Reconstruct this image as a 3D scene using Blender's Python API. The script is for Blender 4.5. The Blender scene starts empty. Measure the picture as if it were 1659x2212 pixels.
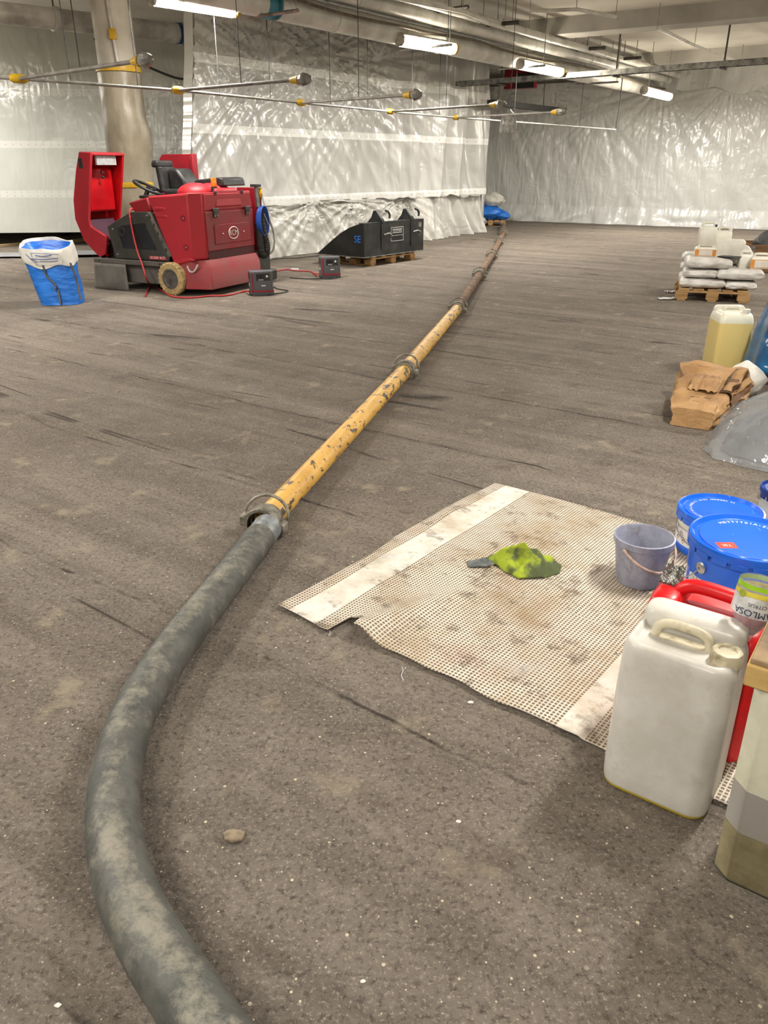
import bpy, bmesh, math, random
from mathutils import Vector, Matrix, noise as mn
random.seed(7)
S = bpy.context.scene
C = S.collection
R = math.radians
# ------------------------------------------------------------------ camera, world, lights, exposure
FPX, CX, CY, HC = 1662.0, 829.5, 1106.0, 1.5          # focal length in pixels, image centre, eye height
PIT = math.atan((1106 - 360) / FPX)
cam_data = bpy.data.cameras.new('camera'); cam = bpy.data.objects.new('camera', cam_data); C.objects.link(cam)
cam_data.sensor_fit = 'VERTICAL'; cam_data.sensor_height = 34.6; cam_data.lens = FPX * 34.6 / 2212
cam.location = (0, 0, HC); cam.rotation_euler = (R(90) - PIT, 0, 0)
cam_data.clip_end = 100; S.camera = cam
S.view_settings.view_transform = 'Standard'; S.view_settings.look = 'None'
S.view_settings.exposure = 0.38; S.view_settings.gamma = 1.0; S.view_settings.use_curve_mapping = False
try: S.cycles.use_denoising = True
except Exception: pass
wd = bpy.data.worlds.new('world'); S.world = wd; wd.use_nodes = True
wd.node_tree.nodes['Background'].inputs[0].default_value = (1, .98, .95, 1)
wd.node_tree.nodes['Background'].inputs[1].default_value = .25
LAMP_W = 104.0        # watts of each ceiling lamp's own light (set inside its builder)
CEIL = 3.95
UD = Vector((.581, .814, 0)); VD = Vector((-.814, .581, 0))   # the hall's two directions

# ------------------------------------------------------------------ helpers
cp, sp = math.cos(PIT), math.sin(PIT)
def gp(px, py, z=0.0):                                # the point at height z seen at a pixel of the photograph
    a = (px - CX) / FPX; b = (py - CY) / FPX
    r = Vector((a, cp - b * sp, -sp - b * cp)); k = (z - HC) / r.z
    return Vector((0, 0, HC)) + r * k
def lin(c):
    if isinstance(c, str):
        c = c.lstrip('#'); c = [int(c[i:i + 2], 16) / 255 for i in (0, 2, 4)]
    return tuple((x / 12.92 if x <= .04045 else ((x + .055) / 1.055) ** 2.4) for x in c[:3]) + (1,)
def N(x, y=0.0, z=0.0): return mn.noise(Vector((x, y, z)))

class NT:
    def __init__(s, name):
        s.m = bpy.data.materials.new(name); s.m.use_nodes = True
        s.t = s.m.node_tree; s.bs = s.t.nodes['Principled BSDF']; s.out = s.t.nodes['Material Output']
    def n(s, typ, ins=None, **kw):
        nd = s.t.nodes.new(typ)
        for k, v in kw.items(): setattr(nd, k, v)
        for k, v in (ins or {}).items(): s.put(nd.inputs[k], v)
        return nd
    def put(s, sock, v):
        if isinstance(v, bpy.types.NodeSocket): s.t.links.new(v, sock)
        elif isinstance(v, bpy.types.Node): s.t.links.new(v.outputs[0], sock)
        else: sock.default_value = v
    def set(s, **kw):
        for k, v in kw.items(): s.put(s.bs.inputs[k.replace('_', ' ')], v)
    def coord(s, which='Object', scale=(1, 1, 1), rot=(0, 0, 0), loc=(0, 0, 0)):
        tc = s.n('ShaderNodeTexCoord')
        return s.n('ShaderNodeMapping', {'Vector': tc.outputs[which], 'Scale': scale, 'Rotation': rot, 'Location': loc}).outputs[0]
    def noise(s, vec, scale, detail=4, rough=.55, dist=0.0):
        return s.n('ShaderNodeTexNoise', {'Vector': vec, 'Scale': scale, 'Detail': detail, 'Roughness': rough, 'Distortion': dist}).outputs[0]
    def math(s, op, a, b=0.0, clamp=False):
        nd = s.n('ShaderNodeMath', operation=op, use_clamp=clamp); s.put(nd.inputs[0], a); s.put(nd.inputs[1], b); return nd.outputs[0]
    def ramp(s, fac, lo, hi):
        nd = s.n('ShaderNodeMapRange', {'Value': fac, 'From Min': lo, 'From Max': hi}); nd.clamp = True; return nd.outputs[0]
    def mix(s, fac, a, b):
        nd = s.n('ShaderNodeMix', data_type='RGBA'); s.put(nd.inputs[0], fac)
        for i, v in ((6, a), (7, b)): s.put(nd.inputs[i], lin(v) if isinstance(v, str) else v)
        return nd.outputs[2]
    def bump(s, h, strength=.3, dist=.01, prev=None):
        ins = {'Height': h, 'Strength': strength, 'Distance': dist}
        if prev is not None: ins['Normal'] = prev
        return s.n('ShaderNodeBump', ins).outputs[0]
    def sep(s, vec):
        return s.n('ShaderNodeSeparateXYZ', {'Vector': vec}).outputs

def mat(name, col, rough=.5, metal=0, col2=None, var=.5, vs=6, bump=0, bs=40, bd=.004, spec=.5, alpha=1, trans=0, emis=None, es=1, stretch=(1, 1, 1), lo=.4, hi=.65, det=5):
    t = NT(name); v = t.coord(scale=stretch); nz = t.noise(v, vs, det)
    c1 = lin(col); c2 = lin(col2) if col2 else tuple(x * (1 - .35 * var) for x in c1[:3]) + (1,)
    t.set(Base_Color=t.mix(t.ramp(nz, lo, hi), c1, c2), Roughness=rough, Metallic=metal, Alpha=alpha)
    t.bs.inputs['Specular IOR Level'].default_value = spec; t.bs.inputs['Transmission Weight'].default_value = trans
    if bump: t.set(Normal=t.bump(t.noise(v, bs, 4), bump, bd))
    if emis: t.bs.inputs['Emission Color'].default_value = lin(emis); t.bs.inputs['Emission Strength'].default_value = es
    return t.m

class MB:
    def __init__(s): s.v = []; s.f = []; s.mi = []; s.uv = None; s.cur = 0
    def add(s, vs, fs, M=None):
        o = len(s.v)
        for p in vs:
            p = Vector(p); s.v.append(M @ p if M else p)
        for f in fs: s.f.append([i + o for i in f]); s.mi.append(s.cur)
        return s
    def box(s, c, d, M=None):
        x, y, z = c; a, b, h = d[0] / 2, d[1] / 2, d[2] / 2
        vs = [(x + i * a, y + j * b, z + k * h) for k in (-1, 1) for j in (-1, 1) for i in (-1, 1)]
        return s.add(vs, [(0, 2, 3, 1), (4, 5, 7, 6), (0, 1, 5, 4), (2, 6, 7, 3), (0, 4, 6, 2), (1, 3, 7, 5)], M)
    def bb(s, x0, x1, y0, y1, z0, z1, M=None):
        return s.box(((x0 + x1) / 2, (y0 + y1) / 2, (z0 + z1) / 2), (abs(x1 - x0), abs(y1 - y0), abs(z1 - z0)), M)
    def loft(s, loops, cap0=True, cap1=True, M=None):
        n = len(loops[0]); vs = [p for l in loops for p in l]; fs = []
        for a in range(len(loops) - 1):
            for i in range(n):
                j = (i + 1) % n; fs.append((a * n + i, a * n + j, (a + 1) * n + j, (a + 1) * n + i))
        if cap0: fs.append(tuple(reversed(range(n))))
        if cap1: fs.append(tuple(range((len(loops) - 1) * n, len(loops) * n)))
        return s.add(vs, fs, M)
    def prism(s, poly, fn, t0, t1, M=None):             # poly of 2-D points; fn(a, b, t) -> xyz
        return s.loft([[fn(a, b, t0) for a, b in poly], [fn(a, b, t1) for a, b in poly]], M=M)
    def lathe(s, prof, n=32, c=(0, 0, 0), M=None, cap0=False, cap1=False):
        loops = [[(c[0] + r * math.cos(2 * math.pi * i / n), c[1] + r * math.sin(2 * math.pi * i / n), c[2] + z) for i in range(n)] for r, z in prof]
        return s.loft(loops, cap0, cap1, M)
    def cyl(s, p0, p1, r, n=16, r1=None):
        return s.tube([p0, p1], r, n, radii=[r, r if r1 is None else r1])
    def tube(s, pts, r, n=10, radii=None, closed=False, cap=True):
        pts = [Vector(p) for p in pts]; m = len(pts); loops = []; up = None
        for i in range(m):
            if closed: d = pts[(i + 1) % m] - pts[i - 1]
            else: d = pts[min(i + 1, m - 1)] - pts[max(i - 1, 0)]
            d.normalize()
            if up is None: up = Vector((0, 0, 1)) if abs(d.z) < .9 else Vector((1, 0, 0))
            a = d.cross(up)
            if a.length < 1e-6: a = d.orthogonal()
            a.normalize(); up = a.cross(d).normalized(); rr = radii[i] if radii else r
            loops.append([pts[i] + (a * math.cos(2 * math.pi * k / n) + up * math.sin(2 * math.pi * k / n)) * rr for k in range(n)])
        if closed: loops.append(loops[0])
        return s.loft(loops, cap and not closed, cap and not closed)
    def grid(s, fn, nu, nv, M=None, uvfn=None):
        vs = [fn(i / nu, j / nv) for j in range(nv + 1) for i in range(nu + 1)]; w = nu + 1
        return s.add(vs, [(j * w + i, j * w + i + 1, (j + 1) * w + i + 1, (j + 1) * w + i) for j in range(nv) for i in range(nu)], M)
    def build(s, name, m, parent=None, loc=None, rz=0, smooth=None, bevel=0, seg=2, uv=None, solid=0, sub=0, rot=None):
        me = bpy.data.meshes.new(name); me.from_pydata([tuple(p) for p in s.v], [], s.f); me.validate(); me.update()
        ms = m if isinstance(m, (list, tuple)) else [m]
        for k in ms: me.materials.append(k)
        if len(ms) > 1: me.polygons.foreach_set('material_index', s.mi[:len(me.polygons)])
        bm = bmesh.new(); bm.from_mesh(me); bmesh.ops.remove_doubles(bm, verts=bm.verts, dist=1e-5)
        bmesh.ops.recalc_face_normals(bm, faces=bm.faces); bm.to_mesh(me); bm.free()
        if smooth is not None:
            me.shade_smooth(); me.set_sharp_from_angle(angle=R(smooth))
        if uv:
            l = me.uv_layers.new(name='UVMap')
            for lp in me.loops: l.data[lp.index].uv = uv(me.vertices[lp.vertex_index].co)
        o = bpy.data.objects.new(name, me); C.objects.link(o)
        if parent: o.parent = parent
        if loc is not None: o.location = loc
        o.rotation_euler = rot if rot else (0, 0, rz)
        if solid:
            md = o.modifiers.new('thickness', 'SOLIDIFY'); md.thickness = solid; md.offset = 0
        if bevel:
            md = o.modifiers.new('edges', 'BEVEL'); md.width = bevel; md.segments = seg; md.limit_method = 'ANGLE'; md.angle_limit = R(35)
            if smooth is None:
                me.shade_smooth(); me.set_sharp_from_angle(angle=R(50))
        if sub:
            md = o.modifiers.new('smooth', 'SUBSURF'); md.levels = sub; md.render_levels = sub
        return o
def tag(o, label=None, cat=None, group=None, kind=None):
    if label: o['label'] = label
    if cat: o['category'] = cat
    if group: o['group'] = group
    if kind: o['kind'] = kind
    return o
def thing(name, label, cat, loc=(0, 0, 0), rz=0, group=None, rot=None):
    o = bpy.data.objects.new(name, None); C.objects.link(o); o.empty_display_size = .1
    o.location = loc; o.rotation_euler = rot if rot else (0, 0, rz); return tag(o, label, cat, group)
def dup(root, label, loc=None, rz=None, rot=None):
    r = root.copy(); C.objects.link(r); r['label'] = label
    if loc is not None: r.location = loc
    if rz is not None: r.rotation_euler = (0, 0, rz)
    if rot is not None: r.rotation_euler = rot
    for ch in list(root.children):
        c = ch.copy(); C.objects.link(c); c.parent = r
        for g in list(ch.children):
            d = g.copy(); C.objects.link(d); d.parent = c
    return r
def struct(o): o['kind'] = 'structure'; return o
def rrect(w, d, r, z, n=5, cx=0, cy=0):                # rounded rectangle loop
    out = []; r = min(r, w / 2 - 1e-4, d / 2 - 1e-4)
    for q, (sx, sy) in enumerate(((1, 1), (-1, 1), (-1, -1), (1, -1))):
        for k in range(n + 1):
            a = (q + k / n) * math.pi / 2
            out.append((cx + sx * (w / 2 - r) + r * math.cos(a), cy + sy * (d / 2 - r) + r * math.sin(a), z))
    return out
_gc = {}
def glyphs(txt, size):
    key = (txt, size)
    if key not in _gc:
        cu = bpy.data.curves.new('lettering', 'FONT'); cu.body = txt; cu.size = size; cu.align_x = 'CENTER'; cu.align_y = 'CENTER'; cu.extrude = size * .006; cu.resolution_u = 4
        o = bpy.data.objects.new('lettering', cu); C.objects.link(o)
        dg = bpy.context.evaluated_depsgraph_get(); me = bpy.data.meshes.new_from_object(o.evaluated_get(dg))
        _gc[key] = ([v.co.copy() for v in me.vertices], [tuple(p.vertices) for p in me.polygons])
        bpy.data.objects.remove(o); bpy.data.curves.remove(cu); bpy.data.meshes.remove(me)
    return _gc[key]
def text(mb, txt, size, M, warp=None):
    vs, fs = glyphs(txt, size)
    if warp: vs = [warp(v) for v in vs]
    mb.add(vs, fs, M); return mb
def TM(loc, rot=(0, 0, 0)): 
    from mathutils import Euler
    return Matrix.Translation(loc) @ Euler(rot).to_matrix().to_4x4()
def smoothpath(pts, k=6):
    pts = [Vector(p) for p in pts]; out = []
    for i in range(len(pts) - 1):
        p0, p1, p2, p3 = pts[max(i - 1, 0)], pts[i], pts[i + 1], pts[min(i + 2, len(pts) - 1)]
        for j in range(k):
            t = j / k
            out.append(.5 * ((2 * p1) + (p2 - p0) * t + (2 * p0 - 5 * p1 + 4 * p2 - p3) * t * t + (3 * p1 - p0 - 3 * p2 + p3) * t ** 3))
    out.append(pts[-1]); return out

# ------------------------------------------------------------------ materials
def floor_mat():
    t = NT('asphalt'); p = t.coord(); r = t.coord(rot=(0, 0, R(-54.5)))
    st = t.n('ShaderNodeMapping', {'Vector': r, 'Scale': (3.2, .22, 1)}).outputs[0]
    st2 = t.n('ShaderNodeMapping', {'Vector': r, 'Scale': (11, .55, 1)}).outputs[0]
    ln = t.n('ShaderNodeMapping', {'Vector': r, 'Scale': (.95, .09, 1)}).outputs[0]
    big = t.noise(p, .55, 3); mid = t.noise(p, 2.6, 6, .65); fine = t.noise(p, 55, 6, .75); grit = t.noise(p, 190, 3, .7)
    s1 = t.noise(st, 1, 5, .6); s2 = t.noise(st2, 1, 4, .6)
    c = t.mix(t.ramp(mid, .35, .68), '81786e', '675e56')
    c = t.mix(t.math('MULTIPLY', t.ramp(s1, .44, .64), .65), c, '978d80')
    c = t.mix(t.math('MULTIPLY', t.ramp(s2, .52, .68), .4), c, '50473f')
    c = t.mix(t.math('MULTIPLY', t.ramp(big, .42, .62), .4), c, '75695c')
    c = t.mix(t.math('MULTIPLY', t.ramp(fine, .5, .66), .85), c, '3f3830')
    c = t.mix(t.math('MULTIPLY', t.ramp(t.noise(p, 24, 6, .75), .54, .66), .5), c, '54493e')
    c = t.mix(t.math('MULTIPLY', t.ramp(t.noise(p, 95, 5, .8), .54, .66), .8), c, 'b8ac9e')
    c = t.mix(t.math('MULTIPLY', t.ramp(t.noise(p, 11, 6, .7), .55, .68), .4), c, 'a0968a')
    vo = t.n('ShaderNodeTexVoronoi', {'Vector': p, 'Scale': 38.0}); vo2 = t.n('ShaderNodeTexVoronoi', {'Vector': p, 'Scale': 85.0})
    pick = t.sep(vo.outputs['Color'])[0]; pick2 = t.sep(vo2.outputs['Color'])[1]
    sp_ = t.math('MULTIPLY', t.math('LESS_THAN', vo.outputs['Distance'], t.math('MULTIPLY', t.sep(vo.outputs['Color'])[2], .16)), t.math('GREATER_THAN', pick, .94))
    sp2 = t.math('MULTIPLY', t.math('LESS_THAN', vo2.outputs['Distance'], t.math('MULTIPLY', t.sep(vo2.outputs['Color'])[0], .26)), t.math('GREATER_THAN', pick2, .88))
    c = t.mix(t.math('MAXIMUM', sp_, sp2), c, 'd2c7ae')
    pale = t.ramp(t.noise(p, 4.3, 5, .6), .60, .70); c = t.mix(t.math('MULTIPLY', pale, .55), c, 'aa9f88')
    dark = t.ramp(t.noise(t.coord(loc=(3.1, 1.7, 0)), 1.7, 5, .65), .62, .74); c = t.mix(t.math('MULTIPLY', dark, .6), c, '4a3c30')
    nl = t.noise(ln, 1, 3, .5, .4); crack = t.ramp(t.math('ABSOLUTE', t.math('SUBTRACT', nl, .5)), .007, .0)
    sx = t.sep(r)[0]; wob = t.math('ADD', t.math('MULTIPLY', sx, .92), t.math('MULTIPLY', t.noise(p, .8, 5, .6), .22))
    jd = t.math('ABSOLUTE', t.math('SUBTRACT', t.math('FRACT', wob), .5)); brk = t.ramp(t.noise(t.coord(loc=(7, 3, 0)), 2.2, 5, .7), .46, .6)
    joint = t.math('MULTIPLY', t.ramp(jd, .012, .002), brk); soft = t.math('MULTIPLY', t.ramp(jd, .07, .0), t.ramp(t.noise(st2, 1.3, 5, .7), .45, .62))
    crack = t.math('MAXIMUM', t.math('MULTIPLY', crack, t.ramp(t.noise(p, 1.5, 3), .5, .6)), joint)
    c = t.mix(t.math('MULTIPLY', soft, .5), c, '453d36'); c = t.mix(t.math('MULTIPLY', crack, .85), c, '262019')
    h = t.math('ADD', t.math('MULTIPLY', fine, 1.0), t.math('MULTIPLY', grit, .35)); h = t.math('SUBTRACT', h, t.math('MULTIPLY', crack, .8))
    h = t.math('ADD', h, t.math('MULTIPLY', s2, .7))
    t.set(Base_Color=c, Roughness=.88, Normal=t.bump(h, 1.0, .012)); t.bs.inputs['Specular IOR Level'].default_value = .25
    return t.m
def sheet_mat(name, bands, base='d9d9d5', band='f1f1ee', wr=.35, rough=.22):
    t = NT(name); tc = t.n('ShaderNodeTexCoord'); uv = tc.outputs['UV']; x, y, _ = t.sep(uv)
    msk = 0.0
    for b in bands:
        d = t.math('LESS_THAN', t.math('ABSOLUTE', t.math('SUBTRACT', y, b)), .065); msk = d if msk == 0.0 else t.math('MAXIMUM', msk, d)
    n1 = t.noise(uv, 1.1, 4)
    c = t.mix(t.ramp(n1, .35, .7), base, tuple(v * .86 for v in lin(base)[:3]) + (1,))
    if bands:
        fx = t.math('FRACT', t.math('MULTIPLY', x, 7.0)); by = t.math('FRACT', t.math('MULTIPLY', y, 14.0))
        dot = t.math('MULTIPLY', t.math('LESS_THAN', t.math('ABSOLUTE', t.math('SUBTRACT', fx, .5)), .06), t.math('LESS_THAN', t.math('ABSOLUTE', t.math('SUBTRACT', by, .5)), .14))
        c = t.mix(t.math('MULTIPLY', msk, .85), c, band); c = t.mix(t.math('MULTIPLY', t.math('MULTIPLY', dot, msk), .6), c, '8c8c88')
    st = t.n('ShaderNodeMapping', {'Vector': uv, 'Scale': (5, 1.1, 1), 'Rotation': (0, 0, .25)}).outputs[0]
    def crease(vec, sc, det, dist):
        return t.math('MULTIPLY', t.ramp(t.math('ABSOLUTE', t.math('SUBTRACT', t.noise(vec, sc, det, .5, dist), .5)), .0, .16), -1.0)
    st3 = t.n('ShaderNodeMapping', {'Vector': uv, 'Scale': (3.2, .8, 1), 'Rotation': (0, 0, -.5)}).outputs[0]
    w1 = crease(st, .8, 2, .4); w2 = crease(uv, 2.6, 2, .8); w4 = crease(st3, .8, 2, .3); w3 = t.noise(uv, 130, 1)
    h = t.math('ADD', t.math('ADD', t.math('ADD', w1, w4), t.math('MULTIPLY', w2, .45)), t.math('MULTIPLY', w3, .01))
    t.set(Base_Color=c, Roughness=rough, Normal=t.bump(h, wr, .045)); t.bs.inputs['Specular IOR Level'].default_value = .9
    tr = t.n('ShaderNodeBsdfTranslucent', {'Color': c}); mx = t.n('ShaderNodeMixShader', {0: .15, 1: t.bs.outputs[0], 2: tr.outputs[0]})
    t.t.links.new(mx.outputs[0], t.out.inputs[0]); return t.m
def clear_mat(name, col, dens=.6, rough=.12, bump=.5, bs=9, col2=None):
    t = NT(name); v = t.coord(); n = t.noise(v, bs, 5, .6, 1.2)
    n = t.noise(t.coord(scale=(1, 1, .45)), bs, 4, .5, .3)
    c = lin(col) if not col2 else t.mix(t.ramp(t.noise(v, 5, 3), .4, .6), col, col2)
    t.set(Base_Color=c, Roughness=rough, Alpha=dens, Normal=t.bump(n, bump, .05)); t.bs.inputs['Specular IOR Level'].default_value = .8
    return t.m
M = {}
M['floor'] = floor_mat()
M['sheet_c'] = sheet_mat('reinforced_film', (.96, 2.04, 3.0), base='c2c1bd', wr=.16, rough=.27)
M['sheet_low'] = sheet_mat('reinforced_film_low', (), base='c9c7c0', wr=.3, rough=.27)
M['sheet_b'] = sheet_mat('film', (), base='dededb', band='e4e4e2', wr=.26, rough=.26)
M['sheet_l'] = sheet_mat('reinforced_film_left', (.12, 1.0, 1.9, 2.8), base='d2d4cd', band='e0e0da', wr=.15, rough=.2)
M['ceil'] = mat('painted_concrete_ceiling', 'd3cfc6', .85, col2='c2beb4', vs=1.2, bump=.15, bs=30)
M['beam'] = mat('painted_concrete_beam', 'b5b2ab', .8, col2='9f9c95', vs=1.5, bump=.15)
M['wallc'] = mat('concrete_wall', 'b5b2aa', .9, col2='96938b', vs=1.0, bump=.2)
M['white'] = mat('white_insulation_pipe', 'd4d3cd', .35, col2='b5b3ab', vs=3)
M['duct'] = mat('grey_pipe_wrap', 'c6c4be', .4, col2='94918b', vs=3, bump=.2, bs=12)
M['colw'] = mat('dusty_film_wrap', '968d7a', .38, col2='6d6452', vs=2.2, bump=.5, bs=7, bd=.03, stretch=(1, 1, .5))
M['colb'] = mat('column_paint', 'c3bfb4', .6, col2='a8a498', vs=2)
M['tapey'] = mat('yellow_tape', 'c9a21e', .45, col2='b08a12')
M['steel'] = mat('galvanised_steel', 'a3a3a0', .38, .85, col2='6f6f6d', vs=10)
M['darksteel'] = mat('dark_steel', '55534f', .45, .6, col2='3b3936', vs=8)
M['rail'] = mat('grey_wrapped_tube', '9a9790', .4, col2='78756e', vs=6)
M['arm'] = mat('dull_wrapped_tube', '7d7870', .6, col2='605b53', vs=9)
M['wire'] = mat('thin_wire', '2e2c2a', .7, 0)
M['wrap'] = mat('grey_film_wrap', '8d8a83', .25, col2='5e5b55', vs=14, bump=.6, bs=25, bd=.01)
M['lampw'] = mat('lamp_housing', 'c9c6bd', .5, col2='8d867a', vs=8)
M['cable'] = mat('dusty_cable', '6b5f51', .7, col2='4d453c', vs=20)
M['black'] = mat('black_plastic', '1d1d1e', .5, col2='2b2b2b', vs=10)
M['rubber'] = mat('black_rubber', '252423', .75, col2='33302d', vs=12)
M['red'] = mat('red_moulded_plastic', 'a81c29', .52, col2='9c1823', vs=2.5, bump=.05, bs=150)
M['reddust'] = mat('dusty_red_plastic', '8e2029', .65, col2='7c3f3c', vs=2.2, bump=.05, bs=150)
M['redin'] = mat('bright_red_plastic', 'b80a14', .35, col2='a00812', vs=3)
M['maroon'] = mat('dark_red_panel', '8a1420', .4, col2='781220', vs=3)
M['slot'] = mat('red_slot_shade', '4a0d14', .6)
M['grey'] = mat('grey_black_metal', '45463f', .5, .3, col2='383833', vs=5)
M['graydust'] = mat('dusty_grey_metal', '66615b', .7, .2, col2='57524c', vs=4)
M['flap'] = mat('dusty_rubber_flap', '6d6962', .8, col2='5c5852', vs=5, bump=.2, bs=6, bd=.03)
M['tyre'] = mat('cream_solid_tyre', 'b59c6c', .75, col2='8f7a52', vs=14, bump=.2)
M['hub'] = mat('hub_metal', '66605a', .55, .4, col2='4c4742', vs=9)
M['orange'] = mat('orange_lens', 'ef7d10', .2)
M['blueh'] = mat('blue_hose', '1f4fa8', .4)
M['yel'] = mat('yellow_plastic', 'e2a614', .4)
M['wl'] = mat('white_print', 'e9e4df', .5)
M['bolt'] = mat('bright_bolt', 'c9c9c9', .3, .9)
M['glassd'] = mat('dark_window', '1a1c20', .25, col2='23252b', vs=3)
M['blk'] = mat('black_painted_steel', '111212', .5, .1, col2='2a2a2a', vs=3, lo=.5, hi=.75)
M['blk2'] = mat('scuffed_black_steel', '262727', .5, .2, col2='454544', vs=4, lo=.45, hi=.8, bump=.1)
M['bluep'] = mat('blue_print', '2a78d8', .5)
M['wood'] = mat('pallet_wood', 'b08c5c', .8, col2='8d6b42', vs=4, stretch=(1, 6, 6), bump=.2)
M['woodd'] = mat('dark_pallet_wood', '7c5b3b', .8, col2='5f4329', vs=4, stretch=(1, 6, 6), bump=.2)
M['plank'] = mat('pale_plank', 'd3bd8f', .75, col2='b59d70', vs=3, stretch=(1, 8, 8))
M['bagw'] = mat('white_paper_sack', 'dcd9d4', .4, col2='bfbab2', vs=5, bump=.5, bs=8, bd=.03)
M['hdpe'] = mat('white_hdpe', 'e4e1d6', .35, col2='cfcabb', vs=5)
M['orl'] = mat('orange_label', 'd28a3a', .5, col2='bf7a2c')
M['labw'] = mat('pale_label', 'd9d2c8', .6, col2='c9c1b6')
M['sackb'] = mat('blue_woven_sack', '2a7ad8', .32, col2='1c62bc', vs=6, bump=.45, bs=12, bd=.02, stretch=(1, 1, 3))
M['sackw'] = mat('white_sack_cuff', 'dad7d0', .5, col2='c2bfb7', vs=6, bump=.4, bs=10, bd=.02)
M['ink'] = mat('blue_ink', '4a5a8c', .6)
M['strap'] = mat('grey_strap', '4d4c47', .6, col2='6c6a61')
M['bluebag'] = clear_mat('blue_refuse_film', '1a6a9e', .97, .14, .45, 4, '165a8c')
M['clear'] = clear_mat('grey_clear_film', 'a4a6a7', .38, .1, .9, 6)
M['tissue'] = mat('white_film_waste', 'd6d3cb', .35, col2='aeaaa2', vs=6, bump=.6, bs=9, bd=.03)
M['rubble'] = mat('grey_waste', '4a4c4d', .5, col2='242526', vs=5, bump=.5, bs=9, bd=.03)
M['paper'] = mat('brown_paper', 'b08a5c', .7, col2='8f6c46', vs=4, bump=.6, bs=11, bd=.03)
M['paperd'] = mat('dark_paper_and_shade', '6b4c31', .8, col2='553a25', vs=5)
t = NT('blue_enamel'); v = t.coord(); sc_ = t.noise(t.coord(scale=(60, 9, 9), rot=(0, 0, .5)), 1.0, 4, .7)
msk_ = t.math('MULTIPLY', t.ramp(sc_, .66, .72), t.ramp(t.noise(v, 14, 3), .48, .6))
t.set(Base_Color=t.mix(t.math('MULTIPLY', msk_, .55), t.mix(t.ramp(t.noise(v, 4, 3), .4, .6), '1c64da', '155ac8'), '9db4d8'), Roughness=t.math('ADD', .22, t.math('MULTIPLY', msk_, .3))); M['bluelid'] = t.m
M['tin'] = mat('white_tin', 'd6d5cb', .35, col2='c3c2b6', vs=6)
M['label'] = mat('white_label', 'd9dadb', .45)
M['redl'] = mat('red_print', 'b3182c', .45)
M['redsq'] = mat('orange_red_sticker', 'e8432c', .4)
M['ink_k'] = mat('black_ink', '131313', .6)
M['darkblue'] = mat('dark_blue_lid', '1b3a86', .35)
M['ice'] = mat('cloudy_white_plastic', 'c3cbd6', .4)
M['canred'] = mat('red_hdpe', 'd41016', .35, col2='b80c12', vs=6)
M['dirt'] = mat('grimy_hdpe_and_shade', 'c6bda4', .45, col2='8a7d60', vs=22, lo=.48, hi=.66)
M['foil'] = mat('crumpled_foil', '8e8e89', .25, .7, col2='6d6d68', vs=22, bump=.8, bs=25, bd=.02)
M['petc'] = clear_mat('clear_pet', 'c9c9cc', .38, .05, .6, 22)
M['petgreen'] = mat('lime_print', '9ccb2a', .35, col2='8ab820', vs=20)
M['petyel'] = mat('yellow_print', 'd6cc4a', .4, col2='c4b63a', vs=30)
M['petwhite'] = mat('white_bottle_label', 'd8d9da', .35, col2='b9babb', vs=26)
M['petred'] = mat('seen_through_red', 'a3354a', .3)
M['lime'] = mat('lime_slice', '9aa838', .4)
M['navy'] = mat('navy_print', '1c1d4a', .5)
M['timber'] = mat('sawn_timber', 'c2a266', .75, col2='a58850', vs=5, stretch=(1, 5, 5))
M['osb'] = mat('stained_board', 'a88d68', .85, col2='6f5d49', vs=9, bump=.3)
M['rag'] = mat('lime_rag', '94a524', .85, col2='49522f', vs=12, lo=.42, hi=.56, bump=.3, bs=60)
M['ragg'] = mat('grey_rag', '6d7070', .85, col2='4f5353', vs=14)
t = NT('grey_violet_bucket'); v = t.coord(); a = t.noise(v, 9, 6, .7); b = t.noise(t.coord(scale=(1, 1, .35)), 26, 5, .7)
c = t.mix(t.ramp(a, .4, .65), 'a4a7b8', '84869a'); c = t.mix(t.math('MULTIPLY', t.ramp(b, .5, .68), .7), c, '77706a'); c = t.mix(t.math('MULTIPLY', t.ramp(t.noise(v, 17, 4), .62, .7), .6), c, 'c0b090')
t.set(Base_Color=c, Roughness=.4, Alpha=.86); M['bucket'] = t.m
M['handle'] = mat('dirty_handle', 'c3a898', .5, col2='8a6f64', vs=30)
M['rust'] = mat('rusty_steel', '785c42', .8, .1, col2='4d3c2d', vs=14, bump=.2, stretch=(.4, 1, 1))
M['clamp'] = mat('worn_clamp_steel', '8f897c', .5, .35, col2='5e594f', vs=25, bump=.2)
M['sleeve'] = mat('scratched_zinc', '8d9194', .45, .25, col2='64686a', vs=30)
M['chg'] = mat('grey_charger_shell', '55565a', .5, col2='48494d', vs=4)
M['chr'] = mat('red_charger_trim', '8c1f2c', .45)
M['cabr'] = mat('red_cable', 'b52a2e', .5)
M['cabk'] = mat('black_cable', '1a1a1a', .5)
M['blbin'] = mat('blue_bin', '153f8c', .4)
M['lead'] = mat('grey_sheet', '8b8d90', .55, col2='76787b', vs=3)
M['stone'] = mat('clay_lump', '8a7c66', .9, col2='6d6150', vs=60, bump=.5, bs=90)
M['brass'] = mat('brown_paper_scrap', '8a5a3c', .7)

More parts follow.
